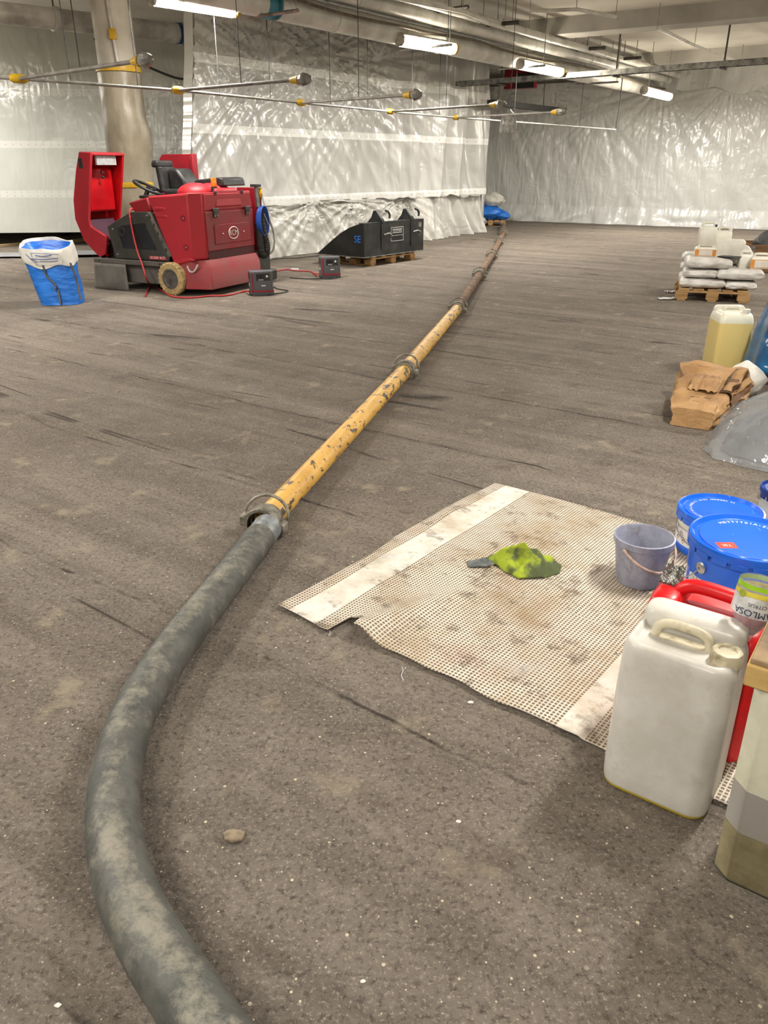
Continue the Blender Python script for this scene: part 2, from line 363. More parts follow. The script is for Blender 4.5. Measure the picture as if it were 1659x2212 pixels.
t = NT('worn_hose_rubber'); v = t.coord(); a = t.noise(v, 9, 6, .65); b = t.noise(v, 34, 5, .7); sc = t.noise(t.coord(scale=(30, 30, 4)), 1.5, 4)
c = t.mix(t.ramp(a, .4, .66), '42433f', '5b5a54'); c = t.mix(t.math('MULTIPLY', t.ramp(b, .5, .72), .7), c, '35352f'); c = t.mix(t.math('MULTIPLY', t.ramp(t.math('ADD', t.noise(v, 8, 8, .8), t.math('MULTIPLY', t.ramp(t.sep(t.n('ShaderNodeNewGeometry').outputs['Normal'])[2], .72, 1.0), .1)), .54, .70), .62), c, '938d7e')
t.set(Base_Color=c, Roughness=.62, Normal=t.bump(b, .25, .006)); M['hose'] = t.m
t = NT('chipped_yellow_paint'); v = t.coord(scale=(.55, 1, 1)); a = t.noise(v, 24, 6, .62, .6); g = t.noise(t.coord(scale=(.3, 1, 1)), 2.2, 2)
chip = t.ramp(t.math('ADD', a, t.math('MULTIPLY', g, .25)), .712, .73)
c = t.mix(t.ramp(t.noise(v, 6, 4), .4, .7), 'd9aa52', 'c09344'); c = t.mix(t.math('MULTIPLY', t.ramp(t.noise(v, 60, 3), .55, .75), .4), c, '9c7a3c'); c = t.mix(chip, c, '4b4030')
t.set(Base_Color=c, Roughness=.45, Normal=t.bump(chip, -.3, .003)); M['yellow'] = t.m
def can_mat(name, top, liq, level, tint='efece2', rough=.33):
    t = NT(name); v = t.coord(); x, y, z = t.sep(v); n = t.noise(v, 7, 5, .6)
    c = t.mix(t.ramp(n, .4, .7), top, tint); c = t.mix(t.math('MULTIPLY', t.ramp(t.noise(v, 16, 5, .7), .58, .72), .35), c, 'a39b86')
    c = t.mix(t.ramp(z, level + .004, level - .002), c, liq)
    t.set(Base_Color=c, Roughness=rough); t.bs.inputs['Subsurface Weight'].default_value = .25; t.bs.inputs['Subsurface Radius'].default_value = (.03, .03, .025)
    return t.m
M['canw'] = can_mat('translucent_white_hdpe', 'c3bfb6', 'd0b62e', .014, 'd7d4ce')
M['cany'] = can_mat('translucent_hdpe_with_yellow_liquid', 'ece9d6', 'e2cc85', .37, 'e8e5d2')
t = NT('painted_block'); v = t.coord(); x, y, z = t.sep(v); n = t.noise(v, 12, 5)
zz = t.math('ADD', z, t.math('MULTIPLY', t.math('SUBTRACT', n, .5), .012))
c = t.mix(t.ramp(n, .4, .7), 'c9c6b2', 'b9b59f'); c = t.mix(t.math('LESS_THAN', t.math('ADD', zz, t.math('MULTIPLY', x, .05)), .27), c, '918c86')
dirt = t.mix(t.ramp(t.noise(v, 22, 6, .7), .38, .68), '837a5c', '6d6549'); c = t.mix(t.math('LESS_THAN', zz, .152), c, dirt)
vo = t.n('ShaderNodeTexVoronoi', {'Vector': v, 'Scale': 26.0}); spk = t.math('MULTIPLY', t.math('LESS_THAN', vo.outputs['Distance'], .1), t.math('GREATER_THAN', t.sep(vo.outputs['Color'])[0], .75))
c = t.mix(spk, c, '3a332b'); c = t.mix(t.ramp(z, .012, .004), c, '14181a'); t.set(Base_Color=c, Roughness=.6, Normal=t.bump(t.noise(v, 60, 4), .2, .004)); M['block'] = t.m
t = NT('scrim_mesh_film'); tc = t.n('ShaderNodeTexCoord'); uv = tc.outputs['UV']; x, y, _ = t.sep(uv); PW = .0135
def gl(q, w): return t.math('LESS_THAN', t.math('FRACT', t.math('DIVIDE', q, PW)), w)
ln_ = t.math('MAXIMUM', gl(x, .34), gl(y, .34))
bnd = t.math('MAXIMUM', t.math('LESS_THAN', t.math('ABSOLUTE', t.math('SUBTRACT', x, .125)), .068), t.math('LESS_THAN', t.math('ABSOLUTE', t.math('SUBTRACT', x, 1.165)), .045))
solid_ = t.math('MAXIMUM', ln_, bnd)
st1 = t.ramp(t.noise(uv, 3.0, 6, .65), .44, .66); st2 = t.ramp(t.noise(uv, 7, 6, .75), .53, .64); st3 = t.ramp(t.noise(t.n('ShaderNodeMapping', {'Vector': uv, 'Location': (4, 2, 0)}).outputs[0], 3.6, 5, .65), .58, .7)
c = t.mix(ln_, '8d7c68', 'd0c8ba'); c = t.mix(bnd, c, 'd3d0c6')
c = t.mix(t.math('MULTIPLY', st1, .75), c, '9a8460'); c = t.mix(t.math('MULTIPLY', st3, .45), c, '9a9a9c'); c = t.mix(t.math('MULTIPLY', st2, .7), c, '5d4c38')
c = t.mix(t.math('MULTIPLY', t.ramp(t.noise(t.n('ShaderNodeMapping', {'Vector': uv, 'Location': (9, 5, 0)}).outputs[0], 2.6, 6, .7), .56, .72), .28), c, '8a4a3c')
bk = t.ramp(t.noise(t.n('ShaderNodeMapping', {'Vector': uv, 'Location': (1, 7, 0)}).outputs[0], 12, 6, .75), .64, .69); c = t.mix(t.math('MULTIPLY', bk, .85), c, '26221e')
al = t.math('ADD', .45, t.math('MULTIPLY', t.math('MAXIMUM', solid_, t.math('MAXIMUM', st3, bk)), .55), True)
t.set(Base_Color=c, Roughness=.5, Alpha=al, Normal=t.bump(ln_, .4, .002)); M['mesh'] = t.m
# ------------------------------------------------------------------ the hall
FL = [(-13, -5), (11, -5), (11, 20.95), (-13, 36.3)]
def wallbox(name, a, b, z0, z1, th, m):                  # upright slab from a to b, thickness to the outside
    a = Vector((a[0], a[1], 0)); b = Vector((b[0], b[1], 0)); d = (b - a).normalized(); n = Vector((d.y, -d.x, 0)) * th
    mb = MB(); mb.loft([[a + Vector((0, 0, z)), b + Vector((0, 0, z)), b + n + Vector((0, 0, z)), a + n + Vector((0, 0, z))] for z in (z0, z1)])
    return struct(mb.build(name, m))
mb = MB(); mb.loft([[(x, y, -.2) for x, y in FL], [(x, y, 0) for x, y in FL]]); struct(mb.build('floor', M['floor']))
mb = MB(); mb.loft([[(x, y, CEIL) for x, y in FL], [(x, y, CEIL + .25) for x, y in FL]]); struct(mb.build('ceiling', M['ceil']))
wallbox('wall_front', FL[0], FL[1], 0, CEIL, .2, M['wallc'])
wallbox('wall_right', FL[1], FL[2], 0, CEIL, .2, M['wallc'])
wallbox('wall_back', FL[2], FL[3], 0, CEIL, .2, M['wallc'])
wallbox('wall_left', FL[3], FL[0], 0, CEIL, .2, M['wallc'])
C0 = Vector((-3.22, 12.95, 0)); B0 = Vector((2.25, 20.6, 0))
off = Vector((-.814, .581, 0)) * .34
wallbox('wall_center', B0 + off, C0 + off + UD * 1.7, 0, CEIL, .12, M['wallc'])

def sheet(name, label, p0, p1, z0, z1, nu, nv, disp, m, hem=None, edge=None):
    p0 = Vector((p0[0], p0[1], 0)); p1 = Vector((p1[0], p1[1], 0)); L = (p1 - p0).length; d = (p1 - p0) / L
    n = Vector((d.y, -d.x, 0))
    if n.dot(p0) > 0: n = -n                              # towards the room's open side
    def fn(a, b):
        u = a * L; zb = z0 + (hem(u) if hem else 0); z = zb + (z1 - zb) * b
        if edge: u = edge(z) + (L - edge(z)) * a
        q = p0 + d * u + n * disp(u, z); q.z = z; return q
    mb = MB(); mb.grid(fn, nu, nv)
    o = mb.build(name, m, smooth=70, uv=lambda c: ((c - p0).dot(d), c.z))
    return tag(o, label, 'plastic sheet')
def fan(u, z, ua, za, k=11, amp=.05, reach=1.8):
    r = math.hypot(u - ua, za - z) + .05; an = math.atan2(u - ua, za - z)
    w = math.exp(-r / reach) * min(1, r * 3)
    return amp * w * (1 - 2 * abs(N(an * k, ua * 3, .3)) * 1.6)
def ridged(x, y, s=0): return 1 - 2 * abs(N(x, y, s))
def disp_c(u, z):
    d = .05 * N(u * .55, z * .45, 1) + .02 * ridged(u * 1.5 + z * .4, z * .22, 4) + .004 * N(u * 3.5, z * 3, 2)
    for ua, za in ((.25, 3.5), (2.35, 3.75), (2.0, 3.0), (3.6, 3.3), (5.2, 3.4)): d += fan(u, z, ua, za)
    if u > 5.2: d += min(1, (u - 5.2) * 1.2) * (.30 * ridged(u * 1.15 - z * .22, z * .12, 9) + .09 * ridged(u * 3.2 + z * .3, z * .2, 5) - .12)
    if u > 7.0: d -= .0
    d += .06 * math.exp(-abs(z - .98) * 7) * (.5 + N(u * 1.3, 3))
    return d + .09
def hem_c(u): return .06 * N(u * 1.2, 5) + (.06 * ridged(u * 2.3, 1) if u > 5 else 0) - (.0 if u < 6 else .03)
sheet('plastic_sheet', 'tall white reinforced sheet with welded white bands behind the red sweeper', C0, B0, .86, CEIL - .02, 230, 96, disp_c, M['sheet_c'], hem_c, lambda z: .16 * z)
def disp_l(u, z):
    d = .06 * N(u * .8, z * .9, 11) + .03 * ridged(u * 1.3 + z * .8, z * .7, 3) + .05 * math.exp(-z * 4) + .012 * N(u * 4, z * 4, 6)
    for ua, za in ((1.55, .9), (3.1, .92), (4.4, .9), (6.0, 1.0)): d += fan(u, z, ua, za, 7, .09, .9)
    if u > 4.8: d += min(1, (u - 4.8)) * (.20 * ridged(u * 1.5, z * .5, 8) + .10 * ridged(u * 3.6 + z, z * .9, 2)) * (1.15 - z)
    return max(.012, d + .06)
sheet('plastic_sheet', 'lower translucent sheet hanging crumpled to the floor behind the black bucket attachment', C0, B0, .008, .93, 240, 40, disp_l, M['sheet_low'],
      lambda u: .42 * math.exp(-((u - 5.05) / .28) ** 2))
def disp_n(u, z): return .06 * ridged(u * 2.4, z * .2, 13) + .03 * ridged(u * 5 + z * .5, z * .4, 2) + .1
sheet('plastic_sheet', 'narrow pleated sheet closing the far corner beside the blue sacks', B0 + Vector((.03, .1, 0)), (2.98, 25.6), .02, 3.3, 90, 60, disp_n, M['sheet_b'])
BK0 = Vector((2.8, 25.78, 0)); BK1 = Vector((10.7, 20.9, 0))
def disp_b(u, z):
    d = .05 * N(u * .7, z * .6, 21) + .012 * N(u * 2.4, z * 2.4, 5) + .006 * ridged(u * 4, z * 4, 7) + .025 * ridged(u * 1.6 + z * .9, z * .5, 3)
    for ua, za in ((.8, 3.4), (2.4, 3.5), (3.75, 3.0), (5.4, 3.5), (7.0, 3.4)): d += fan(u, z, ua, za, 9, .035, 1.6)
    if z < .45: d += (.45 - z) * (.35 + .35 * N(u * 2, z * 4, 2))
    return max(.015, d + .1)
sheet('plastic_sheet', 'glossy white sheet covering the whole far end of the hall', BK0, BK1, .01, 3.62, 220, 100, disp_b, M['sheet_b'],)
def disp_k(u, z): return .07 * ridged(u * 1.5 - z * .5, z * .4, 3) + .03 * N(u * 5, z * 3) + .12
sheet('plastic_sheet', 'short upper flap of sheet hung over the far wall beneath the ceiling on the right', BK0 + (BK1 - BK0) * .58, BK1, 3.1, CEIL - .02, 80, 30, disp_k, M['sheet_b'], lambda u: .25 * ridged(u * .8, 2))
def disp_r(u, z): return .05 * N(u * .35, z * .5, 31) + .012 * N(u * 2, z * 1.5, 4) + .05
sheet('plastic_sheet', 'smooth glossy pale sheet on the left stopping just above the floor', (-13, 16.0), (-3.35, 17.2), .27, 3.93, 140, 60, disp_r, M['sheet_l'])
# sheet edge strip at the near end of the centre partition
mb = MB(); e0 = C0 - UD * .02
mb.grid(lambda a, b: e0 + VD * (a * .2 - .06) + UD * (.03 * N(b * 6, 3) + .06 + .62 * b) + Vector((0, 0, .02 + b * 3.9)), 6, 60)
tag(mb.build('plastic_edge_strip', M['sheet_l'], smooth=70, uv=lambda c: (c.z, .12)), 'upright pale strip folded round the near edge of the white sheet partition', 'plastic strip')

# ------------------------------------------------------------------ ceiling beams and services
def beam(name, a, b, z0, w, side):
    a = Vector((a[0], a[1], 0)); b = Vector((b[0], b[1], 0)); d = (b - a).normalized(); n = Vector((d.y, -d.x, 0)) * w * side
    mb = MB(); mb.loft([[q + Vector((0, 0, z)) for q in (a, b, b + n, a + n)] for z in (z0, CEIL + .02)]); return struct(mb.build(name, M['beam'], bevel=.01))
bd = Vector((.845, -.535, 0)); bp = Vector((1.7, 17.15, 0))
beam('trim_1', bp - bd * .3, bp + bd * 10.2, 3.68, .55, -1)
beam('trim_2', bp + Vector((3.3, 4.6, 0)) - bd * .4, bp + Vector((3.3, 4.6, 0)) + bd * 6.0, 3.7, .45, -1)
beam('trim_3', bp - Vector((3.4, 5.2, 0)) - bd * .5, bp - Vector((3.4, 5.2, 0)) + bd * 13, 3.68, .5, -1)
ub = Vector((-.14, 14.39, 0)); ud2 = Vector((.555, .832, 0))
beam('trim_4', ub - ud2 * 8, ub + ud2 * 9.6, 3.62, .55, -1)

def tube_obj(name, pts, r, m, n=12, parent=None, **k): 
    return MB().tube(pts, r, n).build(name, m, parent, smooth=50, **k)
# white pipes that run along the sheet partition under the ceiling
LL = [gp(920, 92, 3.2), gp(1418, 200, 3.2)]; ld = (LL[1] - LL[0]).normalized(); lnm = Vector((ld.y, -ld.x, 0))
pa, pb = LL[0] - ld * 9.5, LL[1] + ld * .75
for dx, dz, r, lab in ((-.27, .10, .15, 'thick white insulated pipe, lowest of the bundle under the ceiling'),
                       (-.34, .37, .08, 'slim white pipe running behind and above the thick insulated pipe'),
                       (.02, .33, .085, 'slim white pipe running above the row of ceiling lamps'),
                       (.26, .42, .06, 'thinnest white pipe, nearest the middle of the ceiling')):
    q = lnm * dx + Vector((0, 0, dz))
    t_ = thing('ceiling_pipe', lab, 'pipe', pa + q)
    MB().tube([(0, 0, 0), pb - pa], r, 20).build('pipe_run', M['white'], t_, smooth=50)
    for k in range(1, 8):
        c_ = (pb - pa) * (k / 8 + .03 * dx)
        MB().tube([c_ - ld * .02, c_ + ld * .02], r + .008, 20).build('joint_band', M['white'], t_, smooth=50)
    if r == .15:
        for tx, ty in ((543, 19), (580, 12), (606, 3)): 
            c_ = ld * ((gp(tx, ty, 3.3) - pa).dot(ld)); b_ = MB().tube([c_ - ld * .05, c_ + ld * .05], r + .004, 20).build('tape_band', mat('teal_tape', '2a7f97', .5), t_, smooth=50); b_['label'] = 'teal tape band'
# trapeze hangers that carry the bundle
for k, s_ in enumerate((3.2, 6.2, 9.6, 12.8, 16.4)):
    c_ = pa + ld * s_; t_ = thing('pipe_hanger', ['threaded hanger nearest the camera end of the white pipes', 'second threaded hanger along the white pipes', 'middle threaded hanger of the white pipes, near the second lamp', 'fourth threaded hanger of the white pipes, near the third lamp', 'last threaded hanger of the white pipes, before the far sheet'][k], 'hanger', c_, 0, 'hangers of the white pipes')
    MB().tube([lnm * -.55 + Vector((0, 0, -.045)), lnm * .4 + Vector((0, 0, -.045))], .02, 4).build('channel', M['steel'], t_)
    for dx in (-.5, .36): tube_obj('threaded_rod', [lnm * dx + Vector((0, 0, -.06)), lnm * dx + Vector((0, 0, CEIL - c_.z))], .008, M['steel'], 6, t_)
# short steel channels fixed below the ceiling
for i, (p, q, lab) in enumerate((((914, 28), (1012, 15), 'short steel channel under the ceiling, nearest the thick pipe'), ((1030, 56), (1121, 48), 'short steel channel under the ceiling above the third lamp'),
                    ((1230, 108), (1308, 103), 'short steel channel under the ceiling left of the upright cable tray rod'), ((1310, 130), (1385, 124), 'short steel channel under the ceiling above the farthest lamp'))):
    a, b = gp(*p, 3.62), gp(*q, 3.62); t_ = thing('ceiling_channel', lab, 'bracket', a, 0, 'steel channels under the ceiling')
    MB().tube([(0, 0, 0), b - a], .03, 4).build('channel', M['darksteel'], t_)
    for f in (.15, .5, .85): tube_obj('rod', [(b - a) * f, (b - a) * f + Vector((0, 0, CEIL - 3.62))], .008, M['steel'], 6, t_)
# perforated cable tray across the hall
ta, tb = Vector((1.62, 19.06, 3.13)), Vector((8.6, 13.3, 3.13)); td = (tb - ta).normalized(); tn = Vector((td.y, -td.x, 0))
t_ = thing('cable_tray', 'long perforated steel cable tray crossing the hall below the lamps', 'cable tray', ta)
LT = (tb - ta).length
for s_ in (-.1, .1):
    mb = MB(); mb.loft([[tn * (s_ + e) + td * x + Vector((0, 0, z)) for e, z in ((-.012, -.04), (.012, -.04), (.012, .05), (-.012, .05))] for x in (0, LT)]); mb.build('side_rail', M['steel'], t_)
mb = MB()
for k in range(int(LT / .25)): mb.loft([[tn * s_ + td * (k * .25 + e) + Vector((0, 0, z)) for e, z in ((0, -.035), (.05, -.035), (.05, -.02), (0, -.02))] for s_ in (-.1, .1)])
mb.build('rungs', M['darksteel'], t_)
for f in (.12, .40, .62, .82):
    x = LT * f; tube_obj('hanger_rod', [td * x + Vector((0, 0, -.05)), td * x + Vector((0, 0, CEIL - 3.13))], .016, M['darksteel'], 6, t_)
    MB().tube([td * x - tn * .16 + Vector((0, 0, -.06)), td * x + tn * .16 + Vector((0, 0, -.06))], .02, 4).build('bracket', M['darksteel'], t_)
# second dark tray near the far corner
a, b = gp(1062, 222, 2.8), gp(1215, 240, 2.8)
t_ = thing('wall_tray', 'short dark tray of cables hung near the far corner', 'cable tray', a)
mb = MB(); e = b - a; en = Vector((e.y, -e.x, 0)).normalized()
mb.loft([[en * x + e * f + Vector((0, 0, z)) for x, z in ((-.12, -.05), (.12, -.05), (.12, .06), (-.12, .06))] for f in (0, 1)]); mb.build('tray', M['black'], t_)
for f in (.3, .7): tube_obj('hanger_rod', [e * f, e * f + Vector((0, 0, CEIL - a.z))], .014, M['darksteel'], 6, t_)
# thin sprinkler pipes on the ceiling
for k, (pts, lab) in enumerate((([(850, -5), (1000, 25), (1090, 62)], 'thin white ceiling pipe above the beam at top centre'), ([(1420, 60), (1500, 98), (1600, 135)], 'thin white ceiling pipe slanting over the right side of the hall'), ([(1145, 25), (1245, 20), (1330, 36)], 'thin bent white ceiling pipe beside the second channel'))):
    w = [gp(x, y, 3.55 if k == 0 else 3.6) for x, y in pts]; t_ = thing('sprinkler_pipe', lab, 'pipe', w[0])
    MB().tube([q - w[0] for q in w], .026, 10).build('pipe_run', M['white'], t_, smooth=50)
    for q in w: tube_obj('hanger', [q - w[0], q - w[0] + Vector((0, 0, CEIL - q.z))], .006, M['steel'], 5, t_)
# dark pipe on the left, in front of the recess
a, b = Vector((-7.6, 10.57, 3.456)), Vector((-3.05, 14.7, 3.456)); d = b - a; u_ = d.normalized()
t_ = thing('drain_pipe', 'large grey wrapped pipe passing behind the column at top left', 'pipe', a)
MB().tube([d * k / 30 for k in range(31)], .14, 20, radii=[.14 + .008 * N(k * .7) for k in range(31)]).build('pipe_run', M['duct'], t_, smooth=60)
for f, m_ in ((.30, 'duct'), (.62, 'duct'), (.955, 'steel')): MB().tube([d * f - u_ * .05, d * f + u_ * .05], .16, 20).build('pipe_clamp', M[m_], t_, smooth=50)
b_ = MB().tube([d * .945 - u_ * .04, d * .945 + u_ * .04], .150, 20).build('tape_band', mat('navy_tape', '27477a', .5), t_, smooth=50); b_['label'] = 'navy tape band'
for f in (.3, .62): tube_obj('hanger_rod', [d * f, d * f + Vector((0, 0, CEIL - a.z))], .012, M['darksteel'], 6, t_)
tag(tube_obj('loose_cable', smoothpath([Vector((-4.6, 14.2, 3.35)), Vector((-4.0, 14.4, 3.05)), Vector((-3.4, 14.3, 2.82)), Vector((-3.1, 14.2, 2.80))]), .018, M['cabk'], 8), 'black cable drooping below the grey wrapped pipe', 'cable')
# column
cc = Vector((-3.70, 12.30, 0)); t_ = thing('column', 'round concrete column wrapped in dusty plastic and yellow tape', 'column', cc)
MB().lathe([(.262, 0), (.262, CEIL)], 28, cap0=True, cap1=True).build('shaft', M['colb'], t_, smooth=60)
def colring(z):
    out = []
    for k in range(36):
        a = 2 * math.pi * k / 36; r = .285 + .02 * N(math.cos(a) * 1.5, math.sin(a) * 1.5, z * 1.4) + .055 * math.exp(-((z - 1.85) / .3) ** 2) * max(0, math.cos(a - .0)) + .012 * ridged(a * 3, z * 3)
        out.append((r * math.cos(a), r * math.sin(a), z))
    return out
MB().loft([colring(.02 + k * .062) for k in range(44)], False, False).build('film_wrap', M['colw'], t_, smooth=70)
for z in (.68, 1.26, 2.73):
    b_ = MB().lathe([(.30, z - .035), (.305, z), (.30, z + .035)], 32).build('tape_band', M['tapey'], t_, smooth=60); b_['label'] = 'yellow tape band'
mb = MB(); mb.tube([(.06, -.285, 3.9), (.05, -.29, 3.45), (.09, -.285, 2.76)], .02, 8); mb.build('conduit', M['duct'], t_, smooth=50)
for z in (3.62, 3.12): MB().box((.07, -.29, z), (.09, .06, .13)).build('conduit_tape', M['tapey'], t_, bevel=.01)

# ------------------------------------------------------------------ ceiling lamps (each with its own light)
def lamp(p0, p1, z, label):
    c = (p0 + p1) / 2; d = p1 - p0; d.z = 0; L = d.length; rz = math.atan2(d.y, d.x)
    t_ = thing('ceiling_lamp', label, 'lamp', (c.x, c.y, z), rz, 'ceiling lamps')
    prof = [(-.075, .045), (-.07, .062), (-.03, .085), (.03, .085), (.07, .062), (.075, .045)]
    mb = MB(); mb.prism(prof, lambda a, b, s: (s, a, b), -L / 2, L / 2); mb.build('housing', M['lampw'], t_, bevel=.01)
    dp = [(.075, .05), (.09, .02), (.088, -.045), (.045, -.09), (-.045, -.09), (-.088, -.045), (-.09, .02), (-.075, .05)]
    mb = MB(); mb.prism(dp, lambda a, b, s: (s, a, b), -L / 2 + .05, L / 2 - .05); mb.build('diffuser', M['glow'], t_, bevel=.01)
    for s_ in (-1, 1):
        mb = MB(); mb.prism(dp, lambda a, b, s: (s, a * 1.03, b * 1.03), s_ * (L / 2 - (.05 if s_ > 0 else .03)), s_ * L / 2); e_ = mb.build('end_cap', M['tapey'] if s_ > 0 else M['lampw'], t_, bevel=.01)
        if s_ > 0: e_['label'] = 'yellow taped end cap'
        tube_obj('suspension_rod', [(s_ * L * .35, 0, .08), (s_ * L * .35, 0, CEIL - z)], .007, M['steel'], 6, t_)
    ld_ = bpy.data.lights.new('lamp_light', 'AREA'); ld_.shape = 'RECTANGLE'; ld_.size = L; ld_.size_y = .16; ld_.energy = LAMP_W; ld_.color = (1, .97, .915)
    lo = bpy.data.objects.new('lamp_light', ld_); C.objects.link(lo); lo.parent = t_; lo.location = (0, 0, -.10)
    return t_
M['glow'] = mat('glowing_diffuser', 'fff6e6', .4, emis='fff3dc', es=30)
lamp(gp(325, -10, 3.2), gp(512, 20, 3.2), 3.2, 'glowing tube lamp at the top left edge, nearest of the row')
lamp(gp(862, 84, 3.2), gp(982, 104, 3.2), 3.2, 'second glowing tube lamp of the row, hung before the white pipes')
lamp(gp(1123, 137, 3.2), gp(1212, 155, 3.2), 3.2, 'third glowing tube lamp of the row, just above the cable tray')
lamp(gp(1391, 194, 3.02), gp(1446, 208, 3.02), 3.02, 'farthest and smallest glowing tube lamp, before the far sheet')
for k, (x, y) in enumerate(((-4.6, 6.8), (-7.2, 3.2), (7.8, 10.6), (5.0, 6.8), (2.2, 2.8), (-1.2, -1.6), (9.4, 14.0), (9.75, 17.4), (-8.1, 14.5), (-7.7, 12.7), (-3.6, 2.2), (3.0, -2.6))):  # unseen lamps: some inferred from shadows and glare, others added as fill light
    c_ = Vector((x, y, 3.2)); lamp(c_ - ld * .62, c_ + ld * .62, 3.2, 'unseen tube lamp overhead beyond the frame, added to brighten the hall')
# cable that links the lamps
pts = []
for s_, dz in ((-6, .16), (-3.4, .15), (-2.0, .10), (-.5, .115), (0, .11), (1.4, .16), (2.4, .12), (3.8, .11), (5.5, .16), (8.0, .14), (10.0, .09), (11.2, .10)):
    pts.append(LL[0] + ld * s_ + Vector((0, 0, dz)) + Vector((0, 0, .02)))
tag(tube_obj('lamp_cable', smoothpath(pts), .02, M['cable'], 8), 'dusty brown cable linking the ceiling lamps', 'cable')

# ------------------------------------------------------------------ suspended pipework with wrapped heads
ZR = 2.3
nd = [gp(-260, 152, ZR)] + [gp(*q, ZR) for q in ((40, 170), (385, 195), (650, 222), (843, 241), (985, 254), (1330, 280))]
bl = [gp(*q, ZR) for q in ((305, 131), (648, 172), (890, 205), (1074, 226), (1206, 242))]
t_ = thing('suspended_pipework', 'thin wire-hung pipe with side arms ending in grey wrapped heads', 'pipework', nd[0])
o0 = nd[0]
MB().tube([q - o0 for q in nd], .016, 10).build('main_pipe', M['rail'], t_, smooth=60)
for i, q in enumerate(bl):
    a = nd[i + 1]; d = q - a; dn = d.normalized()
    ar = MB().tube([a - o0, q - o0], .017, 10).build('arm_pipe', M['arm'], t_, smooth=60)
    prof = [(-.12, .022), (-.07, .03), (-.02, .038), (0, .05), (.05, .062), (.10, .052), (.14, .03), (.155, .005)]
    mb = MB(); rr = random.Random(i)
    mb.tube([q - o0 + dn * x for x, r in prof], .05, 9, radii=[r * rr.uniform(.85, 1.15) for x, r in prof]); mb.build('wrapped_head', M['wrap'], ar, smooth=15)
    mb = MB(); mb.tube([q - o0 - dn * .13, q - o0 - dn * .01], .055, 12, radii=[.026, .048]); h_ = mb.build('head_tape', M['tapey'], ar, smooth=60); h_['label'] = 'yellow tape at the wrapped head'
    mb = MB(); e = (nd[i + 2] - a).normalized()
    mb.tube([a - o0 + e * x for x in (-.09, -.05, .05, .09)], .05, 12, radii=[.022, .042, .042, .022]); mb.build('tee_joint', M['tapey'], t_, smooth=40)
for i in range(1, 6):
    for f in (.3, .72): 
        q = nd[i].lerp(nd[i + 1], f); tube_obj('hanger_wire', [q - o0, q - o0 + Vector((0, 0, CEIL - ZR))], .005, M['wire'], 5, t_)
    q = nd[i].lerp(bl[i - 1], .55); tube_obj('hanger_wire', [q - o0, q - o0 + Vector((0, 0, CEIL - ZR))], .005, M['wire'], 5, t_)
q = nd[-1]; tube_obj('hanger_wire', smoothpath([q - o0, q - o0 + Vector((.03, 0, .6)), q - o0 + Vector((0, 0, CEIL - ZR))]), .012, M['wire'], 6, t_)
q = gp(1098, 266, 2.22); mb = MB(); mb.loft([[(p[0] + q.x - o0.x, p[1] + q.y - o0.y, p[2] + q.z - o0.z) for p in rrect(w, w * .8, .04, z, 3)] for w, z in ((.26, -.16), (.29, -.1), (.27, .05), (.2, .14), (.06, .22))])
mb.build('wrapped_box', M['wrap'], t_, smooth=40)
# ------------------------------------------------------------------ concrete hose and steel pipe line
RH = .065
hp = [(575, 1143), (540, 1190), (470, 1280), (398, 1370), (335, 1460), (290, 1540), (262, 1620), (247, 1700), (246, 1790), (262, 1885), (293, 1970), (340, 2058), (395, 2140), (450, 2225), (520, 2320), (610, 2420)]
hw = smoothpath([gp(x, y, RH) for x, y in hp], 6)
t_ = thing('concrete_hose', 'thick worn black rubber hose curving across the floor to the yellow pipe', 'hose', hw[0] * 1)
o0 = hw[0].copy()
dd = (hw[3] - hw[0]).normalized()
MB().tube([p - o0 for p in hw[3:]], RH, 24).build('hose_body', M['hose'], t_, smooth=60)
MB().tube([dd * -.02, dd * .17], .063, 24).build('end_sleeve', M['sleeve'], t_, smooth=50)
MB().tube([dd * .15, dd * .17, dd * .185], .066, 24, radii=[.0655, .067, .064]).build('ferrule', M['hose'], t_, smooth=50)
cps = [gp(*q, .062) for q in ((570, 1130), (875, 800), (988, 667), (1035, 595), (1062, 553), (1078, 523), (1087, 503))]
ends = cps + [Vector((3.22, 22.2, .062))]
pn = ['yellow painted steel pipe with chipped paint, nearest the rubber hose', 'second yellow painted steel pipe, running up to the first rusty pipe', 'rusty brown steel pipe joined to the second yellow pipe',
      'second rusty brown steel pipe of the line, counted from the yellow ones', 'third rusty steel pipe, level with the black bucket attachment', 'fourth rusty steel pipe near the far end of the hall', 'last short stretch of rusty pipe running up to the far sheet']
for i in range(7):
    a, b = ends[i], ends[i + 1]; d = b - a; L = d.length; rz = math.atan2(d.y, d.x)
    y = i < 2; r = .057 if y else .053
    t_ = thing('steel_pipe', pn[i], 'pipe', a, rz)
    MB().tube([(.03 + (L - .06) * k / 10, 0, 0) for k in range(11)], r, 24).build('pipe_run', M['yellow'] if y else M['rust'], t_, smooth=60)
    for x in (.035, L - .035): MB().lathe([(r + .001, -.03), (r + .012, -.028), (r + .012, .028), (r + .001, .03)], 24, M=Matrix.Translation((x, 0, 0)) @ Matrix.Rotation(R(90), 4, 'Y')).build('end_flange', M['clamp'], t_, smooth=40)
cn = ['steel lever coupling clamping the rubber hose to the first yellow pipe', 'steel lever coupling between the two yellow pipes', 'steel lever coupling where yellow pipe meets rusty pipe', 'steel lever coupling between the first and second rusty pipes',
      'steel lever coupling between the second and third rusty pipes', 'steel lever coupling between the third and fourth rusty pipes', 'farthest steel lever coupling of the pipe line']
